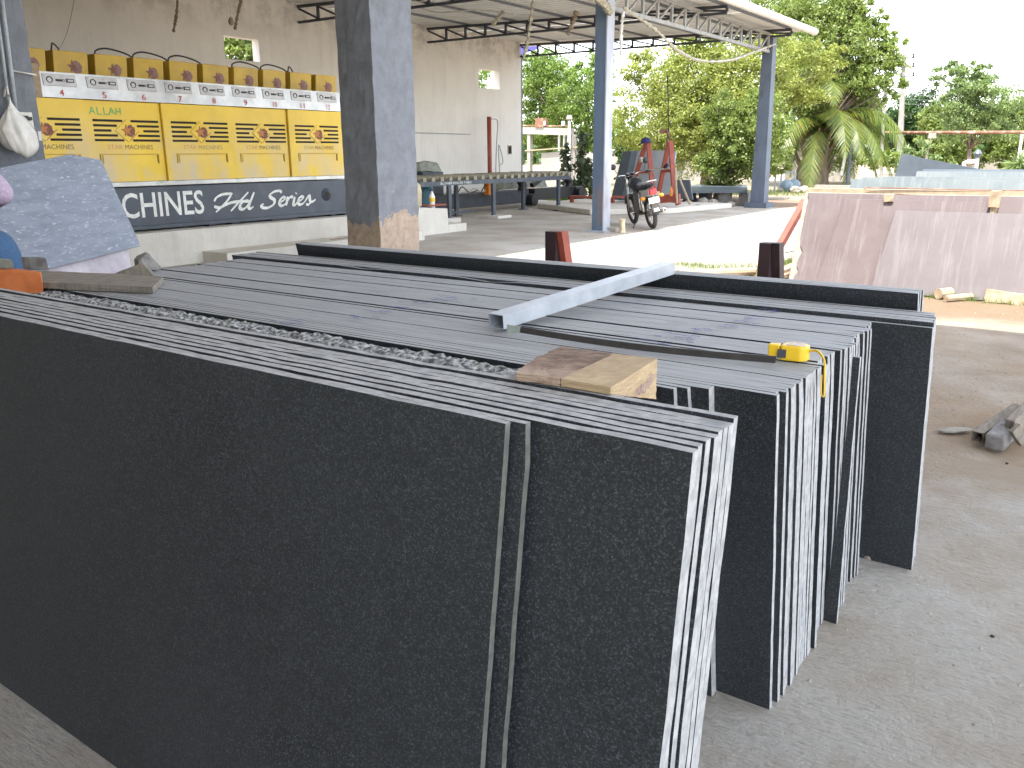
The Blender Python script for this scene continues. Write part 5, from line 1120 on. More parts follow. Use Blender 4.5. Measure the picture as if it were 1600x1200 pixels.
    mb = MB(); mb.box(.38, .72, -.12, .12, .26, .50); bevel(P('engine', mb, 'engine_metal', False), .04)
    mb = MB()
    for k in range(6): mb.box(.60, .76, -.09, .09, .50+k*.035, .515+k*.035)
    mb.box(.63, .73, -.06, .06, .49, .72); P('cylinder_fins', mb, 'engine_metal', False)
    mb = MB(); mb.tube(spline([(.74, -.06, .60), (.86, -.10, .45), (.70, -.15, .27), (.3, -.16, .27)], 5), .02, 7); mb.tube([(.3, -.16, .27), (.2, -.165, .29), (-.30, -.185, .36), (-.34, -.187, .365)], [.03, .045, .05, .04], 12); P('exhaust', mb, 'chrome')
    mb = MB(); mb.cyl((-.34, -.187, .365), (-.345, -.187, .366), .02, 10); P('exhaust_outlet', mb, 'slot_black')
    mb = MB(); mb.tube([(.05, .09, .33), (.5, .10, .30), (.5, .10, .36), (.05, .09, .38)], .018, 6); P('chain_guard', mb, 'black_paint')
    mb = MB(); mb.box(.1, .42, .11, .13, .50, .74); mb.box(.1, .42, -.13, -.11, .50, .74); P('side_panel', mb, 'tank_black', False)
    mb = MB(); mb.tube([(.42, .12, .28), (.34, .30, .055)], .012, 6); mb.box(.30, .38, .28, .33, .045, .06); P('side_stand', mb, 'black_paint', False)
    mb = MB(); mb.tube([(.15, .13, .40), (-.1, .22, .42), (-.1, .22, .62), (.1, .15, .74)], .01, 6); P('saree_guard', mb, 'chrome')
    return root
bike = motorcycle()
rw = Vector((-7.46, 15.43, 0)); hd = Vector((-1.05, .66, 0))
bike.location = (rw.x, rw.y, 0.005); bike.rotation_mode = 'XYZ'; bike.scale = (1.0, 1.0, 1.0)
bike.rotation_euler = (math.radians(-11), 0, math.atan2(.945-.287+.0, -.457-.594)-math.radians(14))

# ---------------------------------------------------------------- vegetation
def leafmesh(name, P, size, m, parent=None, aspect=.5, droop=.0, seed=1):
    r = np.random.default_rng(seed); n = len(P); d = r.normal(size=(n, 3)); d[:, 2] -= droop; d /= np.linalg.norm(d, axis=1)[:, None]
    u = np.cross(d, r.normal(size=(n, 3))); u /= np.linalg.norm(u, axis=1)[:, None]; s = size*r.uniform(.6, 1.35, (n, 1))
    a = P; b = P+d*s*.5+u*s*aspect*.5; c = P+d*s; e = P+d*s*.5-u*s*aspect*.5
    V = np.stack([a, b, c, e], 1).reshape(-1, 3).astype('f'); F_ = np.arange(n*4, dtype='i')
    me = bpy.data.meshes.new(name); me.vertices.add(n*4); me.vertices.foreach_set('co', V.ravel()); me.loops.add(n*4); me.loops.foreach_set('vertex_index', F_)
    me.polygons.add(n); me.polygons.foreach_set('loop_start', np.arange(0, n*4, 4, dtype='i')); me.polygons.foreach_set('loop_total', np.full(n, 4, 'i')); me.update(calc_edges=True); me.validate()
    me.materials.append(MATS[m]); o = bpy.data.objects.new(name, me); C.objects.link(o)
    if parent is not None: o.parent = parent; o.matrix_parent_inverse = pinv(parent)
    return o
def blob(px, py, rx, ry, y, n):
    c = ony(px, py, y); k = depth(c)/F_PX; return (c, (rx*k, (rx+ry)*.45*k, ry*k), n)
def tree(name, label, base, blobs, leaf, m, trunk_r, seed, cat='tree', group=None, clump=.16, sub=14, limb=True, droop=.2, aspect=.5, trunk_mat='bark', fork=.35):
    r = np.random.default_rng(seed); rr = random.Random(seed); B0 = Vector((base[0], base[1], -.02)); root = thing(name, B0, label, cat, group)
    if limb and sub == 14: blobs = [(c, s_, int(n*1.7)) for c, s_, n in blobs]; leaf *= .74
    pts = []; tips = []
    for (c, (rx, ry, rz), n) in blobs:
        nc = max(4, n//sub//6); ce = []
        while len(ce) < nc:
            q = r.uniform(-1, 1, 3); L = np.linalg.norm(q)
            if L > 1 or r.random() > .25+L*.8: continue
            q *= 1+.12*math.sin(3*q[0]+seed)+.1*math.sin(5*q[1]+2); ce.append([c.x+q[0]*rx, c.y+q[1]*ry, max(c.z+q[2]*rz, .15)])
        ce = np.array(ce); idx = r.integers(0, nc, n); sz = clump*(rx+rz)*.5*r.uniform(.55, 1.5, nc)
        off = r.normal(size=(n, 3)); off /= (np.linalg.norm(off, axis=1)[:, None]+1e-6); off *= r.random((n, 1))**.5; off[:, 2] *= .6
        p = ce[idx]+off*sz[idx][:, None]*1.6; pts.append(p)
        for t in ce[r.integers(0, nc, 5 if n > 1500 else 2)]: tips.append(Vector(t))
    P = np.concatenate(pts); P[:, 2] = np.maximum(P[:, 2], .05)
    leafmesh('crown', P, leaf, m, root, aspect, droop, seed)
    if limb:
        cz = sum(b[0].z for b in blobs)/len(blobs); cc = Vector((sum(b[0].x for b in blobs)/len(blobs), sum(b[0].y for b in blobs)/len(blobs), cz)); F0 = B0.lerp(cc, fork)
        mb = MB(); mid = B0.lerp(F0, .5)+Vector((rr.uniform(-.15, .15), rr.uniform(-.1, .1), 0)); mb.tube([B0, mid, F0], [trunk_r*1.25, trunk_r, trunk_r*.8], 8)
        for t in tips:
            m1 = F0.lerp(t, .45)+Vector((rr.uniform(-.3, .3), rr.uniform(-.3, .3), rr.uniform(-.1, .4)))*min(1, (t-F0).length*.2)
            mb.tube([F0, m1, t], [trunk_r*.34, trunk_r*.18, trunk_r*.05], 5)
        mb.build('trunk', trunk_mat, root, True)
    return root
K = 1.0
tree('neem_tree', 'bright green feathery tree just beyond the end of the pale wall', ony(921, 285, 36).xy, [blob(865, 140, 55, 55, 36, 9000), blob(905, 165, 42, 60, 35, 7000), blob(850, 195, 38, 45, 36, 5500), blob(838, 110, 30, 35, 36, 2500), blob(930, 110, 30, 35, 36, 3000), blob(925, 215, 22, 26, 35, 1400)], .17, 'leaf_fresh', .16, 11)
tree('shade_tree', 'large yellow green tree filling the middle behind the shed posts', ony(1100, 300, 30).xy, [blob(1010, 165, 55, 90, 31, 6500), blob(1075, 130, 60, 80, 30, 9000), blob(1140, 150, 60, 80, 30, 9000), blob(1060, 215, 60, 60, 29, 6000), blob(1110, 60, 60, 50, 31, 4500), blob(1185, 110, 50, 70, 31, 5500), blob(1000, 105, 30, 25, 31, 900), blob(1250, 120, 42, 50, 33, 3600), blob(1300, 95, 26, 24, 34, 900)], .15, 'leaf_yellow', .2, 12)
tree('green_shrub_tree', 'dense fresh green bushy tree in front of the palm beside the far post', ony(1120, 300, 27).xy, [blob(1150, 225, 45, 55, 27, 7000), blob(1185, 205, 45, 60, 27, 7000), blob(1115, 260, 30, 35, 27, 3000), blob(1215, 240, 22, 30, 28, 2200), blob(1130, 180, 35, 40, 27, 3500)], .13, 'leaf_mid', .12, 13, fork=.2)
tree('tall_tree', 'tall broad tree rising above the roof edge at the upper right', ony(1245, 292, 40).xy, [blob(1250, 60, 75, 70, 40, 9000), blob(1325, 72, 55, 38, 40, 4200), blob(1350, 50, 34, 24, 40, 1300), blob(1290, 10, 70, 45, 41, 6000), blob(1365, 95, 42, 28, 40, 2600), blob(1350, 130, 48, 20, 40, 2200), blob(1210, -10, 60, 50, 41, 4000), blob(1240, 130, 45, 55, 39, 4500), blob(1325, 25, 30, 26, 40, 1500), blob(1388, 60, 16, 16, 40, 380), blob(1402, 92, 12, 8, 40, 160), blob(1408, 128, 13, 8, 40, 170), blob(1392, 150, 14, 9, 40, 180), blob(1378, 28, 16, 10, 40, 200), blob(1352, 2, 14, 10, 40, 200), blob(1412, 62, 7, 6, 40, 60), blob(1330, 165, 50, 32, 42, 4500), blob(1300, 120, 50, 35, 41, 4500), blob(1300, 215, 50, 45, 44, 4000)], .19, 'leaf_mid', .22, 14, fork=.3, clump=.2)
tree('window_tree', 'leafy tree outside seen through the left wall opening', (-21.5, 16.4), [(Vector((-21.8, 17.1, 4.5)), (1.3, 1.5, 1.0), 9000), (Vector((-21.5, 19, 4)), (1.5, 2.0, 1.2), 1500)], .2, 'leaf_mid', .15, 15)
tree('window_tree', 'tree outside seen through the right wall opening', (-25, 33), [(Vector((-24.5, 32.3, 4.9)), (2, 2.4, 1.8), 4000)], .2, 'leaf_fresh', .15, 16)
tree('slender_tree', 'slender pale tree standing alone against the sky at the right', ony(1516, 265, 52).xy, [blob(1515, 135, 36, 30, 52, 2600), blob(1540, 155, 42, 38, 52, 3000), blob(1500, 180, 35, 42, 52, 2200), blob(1478, 118, 22, 16, 52, 600), blob(1490, 105, 14, 10, 52, 300), blob(1530, 105, 16, 12, 52, 450), blob(1555, 195, 38, 28, 52, 1600)], .2, 'leaf_pale', .12, 17, fork=.35, clump=.2)
tree('dark_tree', 'dark green rounded tree behind the electric pole', ony(1440, 262, 60).xy, [blob(1435, 190, 45, 45, 60, 5500), blob(1410, 220, 35, 35, 60, 3000)], .26, 'leaf_dark', .2, 18, fork=.2)
tree('dark_tree', 'mid green tree right of the dark rounded tree', ony(1490, 262, 58).xy, [blob(1475, 200, 40, 40, 58, 4500), blob(1495, 235, 45, 28, 57, 4000)], .26, 'leaf_mid', .2, 19, fork=.2)
tree('dark_tree', 'broad green tree under the rusty pipe at the right edge', ony(1585, 262, 56).xy, [blob(1580, 200, 45, 35, 57, 5000), blob(1590, 240, 38, 28, 56, 3600)], .26, 'leaf_mid', .2, 20, fork=.2)
tree('dark_tree', 'tree beyond the yard leaning out of the right edge', ony(1650, 262, 56).xy, [blob(1650, 190, 45, 60, 57, 4000), blob(1600, 170, 30, 15, 57, 700)], .26, 'leaf_pale', .2, 21, fork=.2)
tree('far_hedge_tree', 'hazy dark trees behind the far compound, between the palm and the pole', ony(1380, 262, 75).xy, [blob(1385, 190, 35, 22, 78, 2500), blob(1540, 180, 60, 18, 80, 2500), blob(1590, 170, 40, 14, 82, 1500)], .36, 'leaf_dark', .2, 22, limb=False)
tree('bush', 'low green bush on the far verge right of the palm', ony(1375, 262, 50).xy, [blob(1375, 248, 38, 14, 50, 3200)], .16, 'leaf_mid', .05, 23, cat='bush', limb=False)
tree('leafy_sapling', 'young drooping leafy sapling behind the white slabs near the electric pole', ony(1440, 285, 24).xy, [blob(1432, 235, 28, 20, 24, 420), blob(1450, 262, 40, 13, 24, 620), blob(1412, 266, 22, 10, 24, 260)], .17, 'leaf_pale', .03, 24, cat='sapling', fork=.5, droop=.9, aspect=.3)
tree('far_tree', 'green tree in the gap beside the blue post', ony(975, 280, 50).xy, [blob(975, 225, 40, 45, 50, 4000), blob(955, 180, 25, 30, 52, 900)], .24, 'leaf_fresh', .15, 25, fork=.3)
tree('far_tree', 'dark leafy tree low behind the red slab rack', ony(1010, 280, 44).xy, [blob(985, 240, 30, 22, 44, 2000), blob(1040, 245, 30, 16, 44, 1500)], .2, 'leaf_dark', .12, 26, fork=.3)
tree('small_palm_shrub', 'small spiky shrub at the right edge beyond the white slabs', ony(1598, 285, 30).xy, [blob(1598, 262, 16, 10, 30, 260)], .4, 'leaf_pale', .03, 27, cat='shrub', limb=False, aspect=.12)
# far wood closing the horizon
def farwood():
    r = np.random.default_rng(9); n = 26000; x = r.uniform(-170, 120, n); y = 118+r.normal(size=n)*5+x*.05; h = 4.3+1.6*np.sin(x*.13)+1.1*np.sin(x*.31+2)+.6*np.sin(x*.8); z = h*r.random(n)**.7
    return leafmesh('far_wood', np.stack([x, y, z], 1), 1.1, 'leaf_dark', None, .7, .1, 9)
tag(farwood(), 'low hazy belt of far trees along the horizon', 'wood', kind='stuff')

# palm
def palm():
    b = ony(1268, 290, 40); B0 = Vector((b.x, b.y, 0)); root = thing('palm_tree', B0, 'short thick palm with drooping yellow green fronds', 'palm tree'); rr = random.Random(4)
    mb = MB(); mb.tube([B0+Vector((.05*i, 0, z)) for i, z in enumerate((-.02, .6, 1.3, 2.0))], [.75, .62, .5, .42], 12); o = mb.build('trunk', 'bark', root, False); jitter(o, .05, 3, 1)
    for k in range(14):
        a = k*2.4; p = B0+Vector((.5*math.cos(a), .5*math.sin(a), .3+.12*k)); mb = MB(); mb.tube([p, p+Vector((.28*math.cos(a), .28*math.sin(a), .55)), p+Vector((.35*math.cos(a), .35*math.sin(a), 1.0))], [.12, .08, .04], 5); mb.build('leaf_base', 'bark', root)
    top = B0+Vector((.15, 0, 2.5)); N = 28
    for k in range(N):
        az = k*2.39996+.3; el = math.radians(rr.uniform(22, 78)) if k % 3 else math.radians(rr.uniform(-5, 30)); L = rr.uniform(3.9, 5.6)
        hd_ = Vector((math.cos(az), math.sin(az), 0)); P = []; v = hd_*math.cos(el)+Vector((0, 0, math.sin(el))); p = top.copy(); ns = 16
        for i in range(ns+1):
            P.append(p.copy()); p = p+v*(L/ns); v = (v+Vector((0, 0, -.115-.006*i))).normalized()
        mb = MB(); mb.tube(P, [.035*(1-i/ns*.85) for i in range(ns+1)], 5); V = []; Fs = []
        for i in range(2, ns*4):
            t = i/(ns*4); q = t*ns; j = int(q); c = P[j].lerp(P[min(j+1, ns)], q-j); T = (P[min(j+1, ns)]-P[j]).normalized() if j < ns else v
            s = T.cross(Vector((0, 0, 1))).normalized(); ll = .95*math.sin(math.pi*min(1, t*.85+.14))**.7
            for sg in (1, -1):
                dr = (s*sg*.75+T*.65+Vector((0, 0, -.35+rr.uniform(-.15, .15)))).normalized(); e_ = c+dr*ll*rr.uniform(.85, 1.1)+Vector((0, 0, -.12)); w_ = T*.028
                k0 = len(V); V += [c-w_, c+w_, c.lerp(e_, .6)+w_*.8+Vector((0, 0, .03)), e_, c.lerp(e_, .6)-w_*.8+Vector((0, 0, .03))]; Fs.append((k0, k0+1, k0+2, k0+3, k0+4))
        mb.add(V, Fs); mb.build('frond', 'leaf_palm', root)
palm()
# milkweed plants by the conveyor end
def weed(px, py, h, seed, label, y):
    b = ony(px, py, y); B0 = Vector((b.x, b.y, 0)); r = random.Random(seed); root = thing('tall_weed', B0, label, 'plant', 'tall leafy weeds by the conveyor end')
    top = B0+Vector((r.uniform(-.15, .15), r.uniform(-.1, .1), h)); mb = MB(); mb.tube([B0, B0.lerp(top, .5)+Vector((.04, 0, 0)), top], [.03, .022, .008], 6); mb.build('stem', 'wood_grey', root, True)
    rg = np.random.default_rng(seed); n = int(h*120); t = rg.uniform(.05, 1, n); ang = rg.uniform(0, 6.28, n); rad = .26*(1-t*.6)*rg.uniform(.1, 1, n)
    P = np.stack([B0.x+(top.x-B0.x)*t+np.cos(ang)*rad, B0.y+(top.y-B0.y)*t+np.sin(ang)*rad, t*h], 1)
    leafmesh('foliage', P, .20, 'leaf_weed', root, .62, .1, seed)
weed(885, 313, 1.75, 1, 'leftmost tall leafy weed beside the conveyor end', 24.2); weed(903, 313, 2.1, 2, 'tallest leafy weed, middle of the three by the conveyor end', 24.4); weed(922, 313, 1.3, 3, 'shorter leafy weed nearest the blue post', 24.6); weed(911, 315, 1.2, 4, 'short bushy weed between the tall ones', 24.1)
blades('grass', [tuple(ony(870, 312, 24).xy)+(.5, .2), tuple(ony(1215, 300, 31).xy)+(1.5, .8), tuple(ony(1300, 298, 33).xy)+(2.2, .8), tuple(ony(1050, 300, 30).xy)+(2.5, .8)], 700, .14, 'leaf_grass', 'dry grass strip along the far edge of the yard', w_=.008)

# ---------------------------------------------------------------- far structures
sh = thing('roofless_shelter', tuple(ony(855, 295, 36)), 'small pale roofless shelter with rusty rods beyond the wall end', 'shelter')
def S(px, py, y=33): return ony(px, py, y)
mb = MB(); mb.bar(S(815, 204), S(894, 206), .3, .30); mb.build('lintel', 'white_render', sh)
for px in (828, 890, 897):
    mb = MB(); a, b = S(px, 210), S(px, 306); mb.bar((a.x, a.y, -.01), (a.x, a.y, a.z), .16 if px != 828 else .22, .16); mb.build('pillar', 'white_render', sh)
for px in (868, 876, 882):
    mb = MB(); a = S(px, 210); mb.bar((a.x, a.y+.3, 1.6), (a.x, a.y+.3, a.z), .07, .07); mb.build('bar', 'white_paint', sh)
a, b = S(840, 240), S(905, 236); mb = MB(); mb.prism([(a.x+.2, a.y, 0), (b.x, b.y, 0), (b.x, b.y, 1.65), (a.x+.2, a.y, 1.5)], .25, n=(0, 1, 0)); mb.build('wall', 'white_render', sh)
mb = MB(); mb.bar((a.x-.6, a.y-.1, 1.62), (b.x, a.y-.1, 1.75), .1, .05); mb.build('ledge_board', 'wood_pale', sh)
mb = MB(); a, b = S(815, 196), S(886, 197); mb.bar(a, b, .06, .06); mb.build('rusty_rod', 'rust', sh); mb = MB(); a = S(846, 192); mb.box(a.x-.22, a.x+.22, a.y-.2, a.y+.2, a.z-.2, a.z+.2); mb.build('brick_box', 'rust', sh)
for px in (840, 850, 880): mb = MB(); a = S(px, 196, 32.9); mb.cyl(a, a+Vector((0, 0, .18)), .08, 8); mb.build('cap_knob', 'white_paint', sh)
lp = thing('lamp_pole', tuple(S(899, 300)), 'thin white lamp pole beside the roofless shelter', 'lamp pole'); a = S(899, 190); mb = MB(); mb.cyl((a.x, a.y-.5, -.01), (a.x, a.y-.5, a.z), .06, 8); mb.build('pole_shaft', 'white_paint', lp); mb = MB(); mb.lathe([(.05, -.1), (.14, 0), (.1, .15)], (a.x, a.y-.5, a.z+.1), 10); mb.build('lamp_head', 'stone_pale', lp)
def wallrun(name, p, q, h, m, label, t=.25, cat='wall'):
    P_, Q_ = Vector((p[0], p[1], -.01)), Vector((q[0], q[1], -.01)); n = Vector((-(Q_-P_).y, (Q_-P_).x, 0)).normalized(); mb = MB(); mb.prism([P_, Q_, Q_+Vector((0, 0, h)), P_+Vector((0, 0, h))], t, n=n); return tag(mb.build(name, m), label, cat)
wallrun('compound_wall', ony(905, 285, 46).xy, ony(1120, 285, 44).xy, 1.75, 'white_render', 'pale compound wall glimpsed behind the red slab rack')
wallrun('compound_wall', ony(1225, 285, 46).xy, ony(1335, 285, 47).xy, 2.6, 'stone_pale', 'grey white wall behind the palm trunk')
wallrun('stone_wall', ony(1478, 265, 62).xy, ony(1700, 265, 62).xy, 1.1, 'stone_pale', 'low rough stone wall under the far trees at the right', .4)
wallrun('kerb_wall', ony(1272, 298, 33).xy, ony(1336, 298, 33).xy, .28, 'stone_pale', 'low stone kerb at the foot of the palm', .3)
# blue building corner through the truss, yellow board through the window
bsg = thing('blue_building_corner', tuple(ony(816, 80, 30)), 'blue building corner on an added post glimpsed behind the wall end under the roof', 'outbuilding')
mb = MB(); mb.prism([ony(812, 71, 30), ony(838, 68, 30), ony(840, 76, 30), ony(812, 86, 30)], .05, n=(0, 1, 0)); mb.build('panel', 'marker_blue', bsg)
a = ony(814, 78, 30.1); mb = MB(); mb.cyl((a.x, a.y, -.01), (a.x, a.y, a.z), .06, 8); mb.build('post', 'dark_steel', bsg)  # hidden post added to carry the blue corner
mb = MB(); mb.box(-19.6, -19.5, 26.5, 27.6, 0, 5.2); o = mb.build('yellow_board', 'cream_tank'); tag(o, 'ochre board outside seen through the right wall opening', 'wall')
# electric poles, wires, rusty pipe
ep = thing('electric_pole', tuple(ony(1405, 272, 52)), 'tapered concrete electric pole with insulators', 'electric pole')
a, b = ony(1405, 270, 52), ony(1413, 85, 52); mb = MB(); mb.hull8([(a.x-.17, a.y-.1, -.01), (a.x+.17, a.y-.1, -.01), (a.x+.17, a.y+.1, -.01), (a.x-.17, a.y+.1, -.01)], [(b.x-.09, b.y-.08, b.z), (b.x+.09, b.y-.08, b.z), (b.x+.09, b.y+.08, b.z), (b.x-.09, b.y+.08, b.z)]); mb.build('pole_shaft', 'pole_concrete', ep)
for py in (91, 105, 120):
    c = ony(1413, py, 51.85); mb = MB(); mb.bar(c+Vector((-.2, 0, 0)), c+Vector((.5, 0, 0)), .06, .06); arm = mb.build('crossarm', 'dark_steel', ep)
    for dx in (-.18, .45): mb = MB(); mb.lathe([(.04, 0), (.07, .06), (.04, .12), (.06, .18), (.03, .24)], c+Vector((dx, 0, .0)), 8); mb.build('insulator', 'black_paint', arm)
sp_ = thing('thin_pole', tuple(ony(1379, 272, 56)), 'thin grey pole left of the electric pole', 'pole'); a, b = ony(1377, 271, 56), ony(1383, 138, 56); mb = MB(); mb.tube([(a.x, a.y, -.01), tuple(b)], .1, 8); mb.build('pole_shaft', 'pole_concrete', sp_)
def wire(p, q, sag, r, label, m='black_paint'):
    P_, Q_ = Vector(p), Vector(q); mb = MB(); mb.tube([P_.lerp(Q_, t)+Vector((0, 0, -sag*4*t*(1-t))) for t in np.linspace(0, 1, 14)], r, 4); return tag(mb.build('overhead_wire', m), label, 'wire', 'overhead wires at the right')
wire(ony(1385, 135, 54), ony(1640, 138, 54), .25, .04, 'thick black overhead cable crossing the sky at the right')
for k, (y0, y1) in enumerate(((108, 103), (115, 118), (119, 126), (128, 128), (133, 122), (148, 152), (155, 160), (162, 168))):
    wire(ony(1411, y0, 52), ony(1650, y1-6, 60), .1, .012, 'one of the thin faint wires strung from the concrete pole to the right', 'pipe_grey')
rp2 = thing('rusty_pipe', tuple(ony(1450, 270, 45)), 'long rusty horizontal pipe on thin props across the far yard', 'pipe')
mb = MB(); mb.tube([ony(1383, 207.5, 45), ony(1500, 207, 45), ony(1680, 206.5, 45)], .075, 8); mb.build('pipe_run', 'rust', rp2, True)
for px in (1452, 1597):
    a = ony(px, 210, 45); mb = MB(); mb.cyl((a.x, a.y, -.01), (a.x, a.y, a.z), .06, 6); mb.build('prop', 'wood_grey' if px < 1500 else 'white_paint', rp2)
a = ony(1457, 211, 44.8); mb = MB(); mb.box(a.x-.15, a.x+.15, a.y-.1, a.y+.1, a.z-.15, a.z+.1); mb.build('clamp', 'stone_pale', rp2)
wp = thing('white_pipe', tuple(ony(1510, 270, 40)), 'bent white pipe rising behind the white slabs', 'pipe'); P_ = [ony(1507, 272, 38), ony(1507, 254, 38), ony(1512, 253, 38), ony(1527, 252, 38)]; mb = MB(); mb.tube(P_, .09, 8); mb.build('pipe_run', 'pvc_white', wp, True)
a = ony(1528, 240, 38); mb = MB(); mb.cyl((a.x, a.y, -.01), (a.x, a.y, a.z), .08, 8); mb.build('vent_stack', 'pipe_grey', wp); mb = MB(); mb.lathe([(.1, -.15), (.16, 0), (.05, .15)], (a.x, a.y, a.z), 10); mb.build('vent_cap', 'slate_slab', wp)
mb = MB(); a = ony(1597, 262, 33); mb.cyl((a.x, a.y, -.01), (a.x, a.y, ony(1597, 235, 33).z), .09, 8); tag(mb.build('white_stake', 'white_paint'), 'white stake standing at the right edge beyond the slabs', 'stake')
# junk under the trees by the palm
jk = thing('metal_frame_table', tuple(ony(1228, 293, 34)), 'pale metal frame table among junk under the trees', 'table frame')
a, b = ony(1212, 272, 34), ony(1243, 268, 34)
mb = MB(); mb.bar(a, b, .08, .06); mb.build('top_rail', 'pipe_grey', jk)
for p in (a, a.lerp(b, .3), b): mb = MB(); mb.bar((p.x, p.y, -.01), (p.x, p.y, p.z-.03), .06, .06); mb.build('leg', 'pipe_grey', jk)
for k, (px, py, r_, m) in enumerate(((1228, 289, .42, 'teal'), (1240, 283, .42, 'teal'))):
    P_ = ony(px, py, 33.2+k*.8); mb = MB(); mb.lathe([(.24, 0), (.28, .15), (.26, .32), (.14, .42), (.05, .44)], (P_.x, P_.y, 0), 14); tag(mb.build('blue_drum', 'blue_plastic' if 'blue_plastic' in MATS else 'pipe_grey', None, True), ['pale blue drum in front of the junk pile', 'blue drum behind the first under the palm'][k], 'drum')
for k, (px, r_s) in enumerate(((1243, .25), (1256, .22), (1222, .15), (1316, .2), (1335, .2), (1300, .16))):
    P_ = ony(px, 292, 32.5+.3*k); stone_o = stone(px, 293, .2, 'stone_pale', ['pale rubble stone by the blue drums', 'square pale rubble stone left of the palm', 'small rubble stone before the metal frame', 'rubble stone right of the palm', 'rubble stone at the far right of the kerb', 'rubble stone on the kerb by the palm'][k], 60+k, .8); stone_o.location = (P_.x, P_.y, r_s*.4)
sl = thing('leaning_pole', tuple(ony(1320, 272, 40)), 'short leaning white post right of the palm', 'post'); mb = MB(); mb.bar(ony(1315, 274, 40), ony(1322, 238, 40), .14, .1); mb.build('post_shaft', 'white_paint', sl)
mb = MB(); a = ony(1327, 255, 40); mb.cyl((a.x, a.y, -.01), (a.x, a.y, ony(1326, 222, 40).z), .07, 8); tag(mb.build('blue_post', 'slate_steel'), 'dark upright post right of the palm trunk', 'post')

# ---------------------------------------------------------------- hanging decorations and ropes
def garland(name, pts, r, m, label, cat, k=9, bumpy=.6, seed=1):
    P = spline(pts, k); rr = random.Random(seed); mb = MB(); mb.tube(P, [r*rr.uniform(1-bumpy, 1+bumpy) for _ in P], 6); o = mb.build(name, m); return tag(o, label, cat)
garland('tinsel_garland', [(-7.8, 14.6, 4.0), (-7.7, 15.7, 3.74), (-7.7, 16.8, 3.45), (-7.7, 18.0, 3.36), (-7.7, 19.6, 3.5), (-7.7, 21, 3.78), (-7.75, 22.8, 4.15)], .030, 'tinsel', 'dusty tinsel garland sagging between the blue post and the far post', 'garland', 22, .55, 1)
garland('tinsel_garland', [(-8.1, 10.2, 4.35), (-7.8, 11.5, 4.1), (-7.8, 12.8, 4.08), (-7.8, 13.7, 4.02), (-7.85, 14.2, 3.88)], .06, 'tinsel', 'thick dusty garland running along the beam to the blue post', 'garland', 22, .5, 2)
garland('tinsel_garland', [(-7.8, 14.6, 3.95), (-7.85, 14.62, 3.6), (-7.83, 14.6, 3.2)], .03, 'cable_white', 'white tattered tinsel hanging down the blue post', 'garland', 14, .6, 3)
garland('tinsel_garland', [(-9.35, 14.0, 4.3), (-9.42, 14.0, 3.9), (-9.5, 14.0, 3.5), (-9.6, 14.0, 3.16)], .03, 'tinsel', 'long silver tinsel strand hanging left of the blue post', 'garland', 16, .6, 4)
garland('tinsel_garland', [(-8.42, 14.0, 3.93), (-8.5, 14.0, 3.75), (-8.62, 14.0, 3.55)], .04, 'rope_brown', 'short tattered strand hanging near the blue post', 'garland', 14, .6, 5)
garland('tinsel_garland', [(-10.05, 14.0, 4.07), (-10.2, 14.0, 3.95), (-10.32, 14.0, 3.84)], .035, 'tinsel', 'small silver tinsel tuft hanging below the roof centre', 'garland', 12, .6, 6)
garland('rope', [ony(278, -12, 9.6), ony(276, 20, 9.6), ony(271, 50, 9.6)], .025, 'rope_brown', 'frayed brown rope end hanging at the top left', 'rope', 14, .4, 7)
garland('rope', [ony(380, -12, 9.6), ony(372, 20, 9.6), ony(367, 46, 9.6)], .025, 'rope_brown', 'frayed brown rope end hanging beside the bulb', 'rope', 14, .4, 8)
bl = thing('hanging_bulb', tuple(ony(362, 30, 10)), 'dusty unlit bulb hanging at the top beside the rope', 'bulb'); c = ony(361, 33, 10); mb = MB(); mb.lathe([(.01, .07), (.03, .05), (.05, .0), (.04, -.05), (.015, -.07)], c, 12); mb.build('bulb_glass', 'stone_pale', bl, True); mb = MB(); mb.tube([c+Vector((0, 0, .07)), c+Vector((0, 0, .5))], .006, 5); mb.build('cord', 'cable_white', bl)
garland('cable', [(-12.2, 14.1, 4.35), (-11.6, 14.0, 4.2), (-10.6, 14.0, 4.15), (-9.8, 14.0, 4.0)], .012, 'cable_white', 'white cable slung under the roof trusses', 'cable', 8, 0, 9)
garland('cable', [(-11.2, 12.4, 4.4), (-10.8, 12.5, 4.12), (-10.3, 12.6, 4.4)], .009, 'cable_white', 'white cable loop dipping from the roof at the top', 'cable', 8, 0, 10)
garland('cable', [ony(118, -10, 7.0), ony(105, 50, 7.0), ony(88, 85, 6.5), ony(62, 136, 6.0)], .0035, 'rope_brown', 'thin wire drooping in front of the yellow machine', 'cable', 8, 0, 11)
mb = MB(); a = onx(58, 110, -10.5); mb.box(-10.6, -10.57, 5.27, 5.36, 2.14, 2.52); tag(mb.build('wood_batten', 'wood_pale'), 'narrow wooden batten standing beside the column before the machine', 'batten')

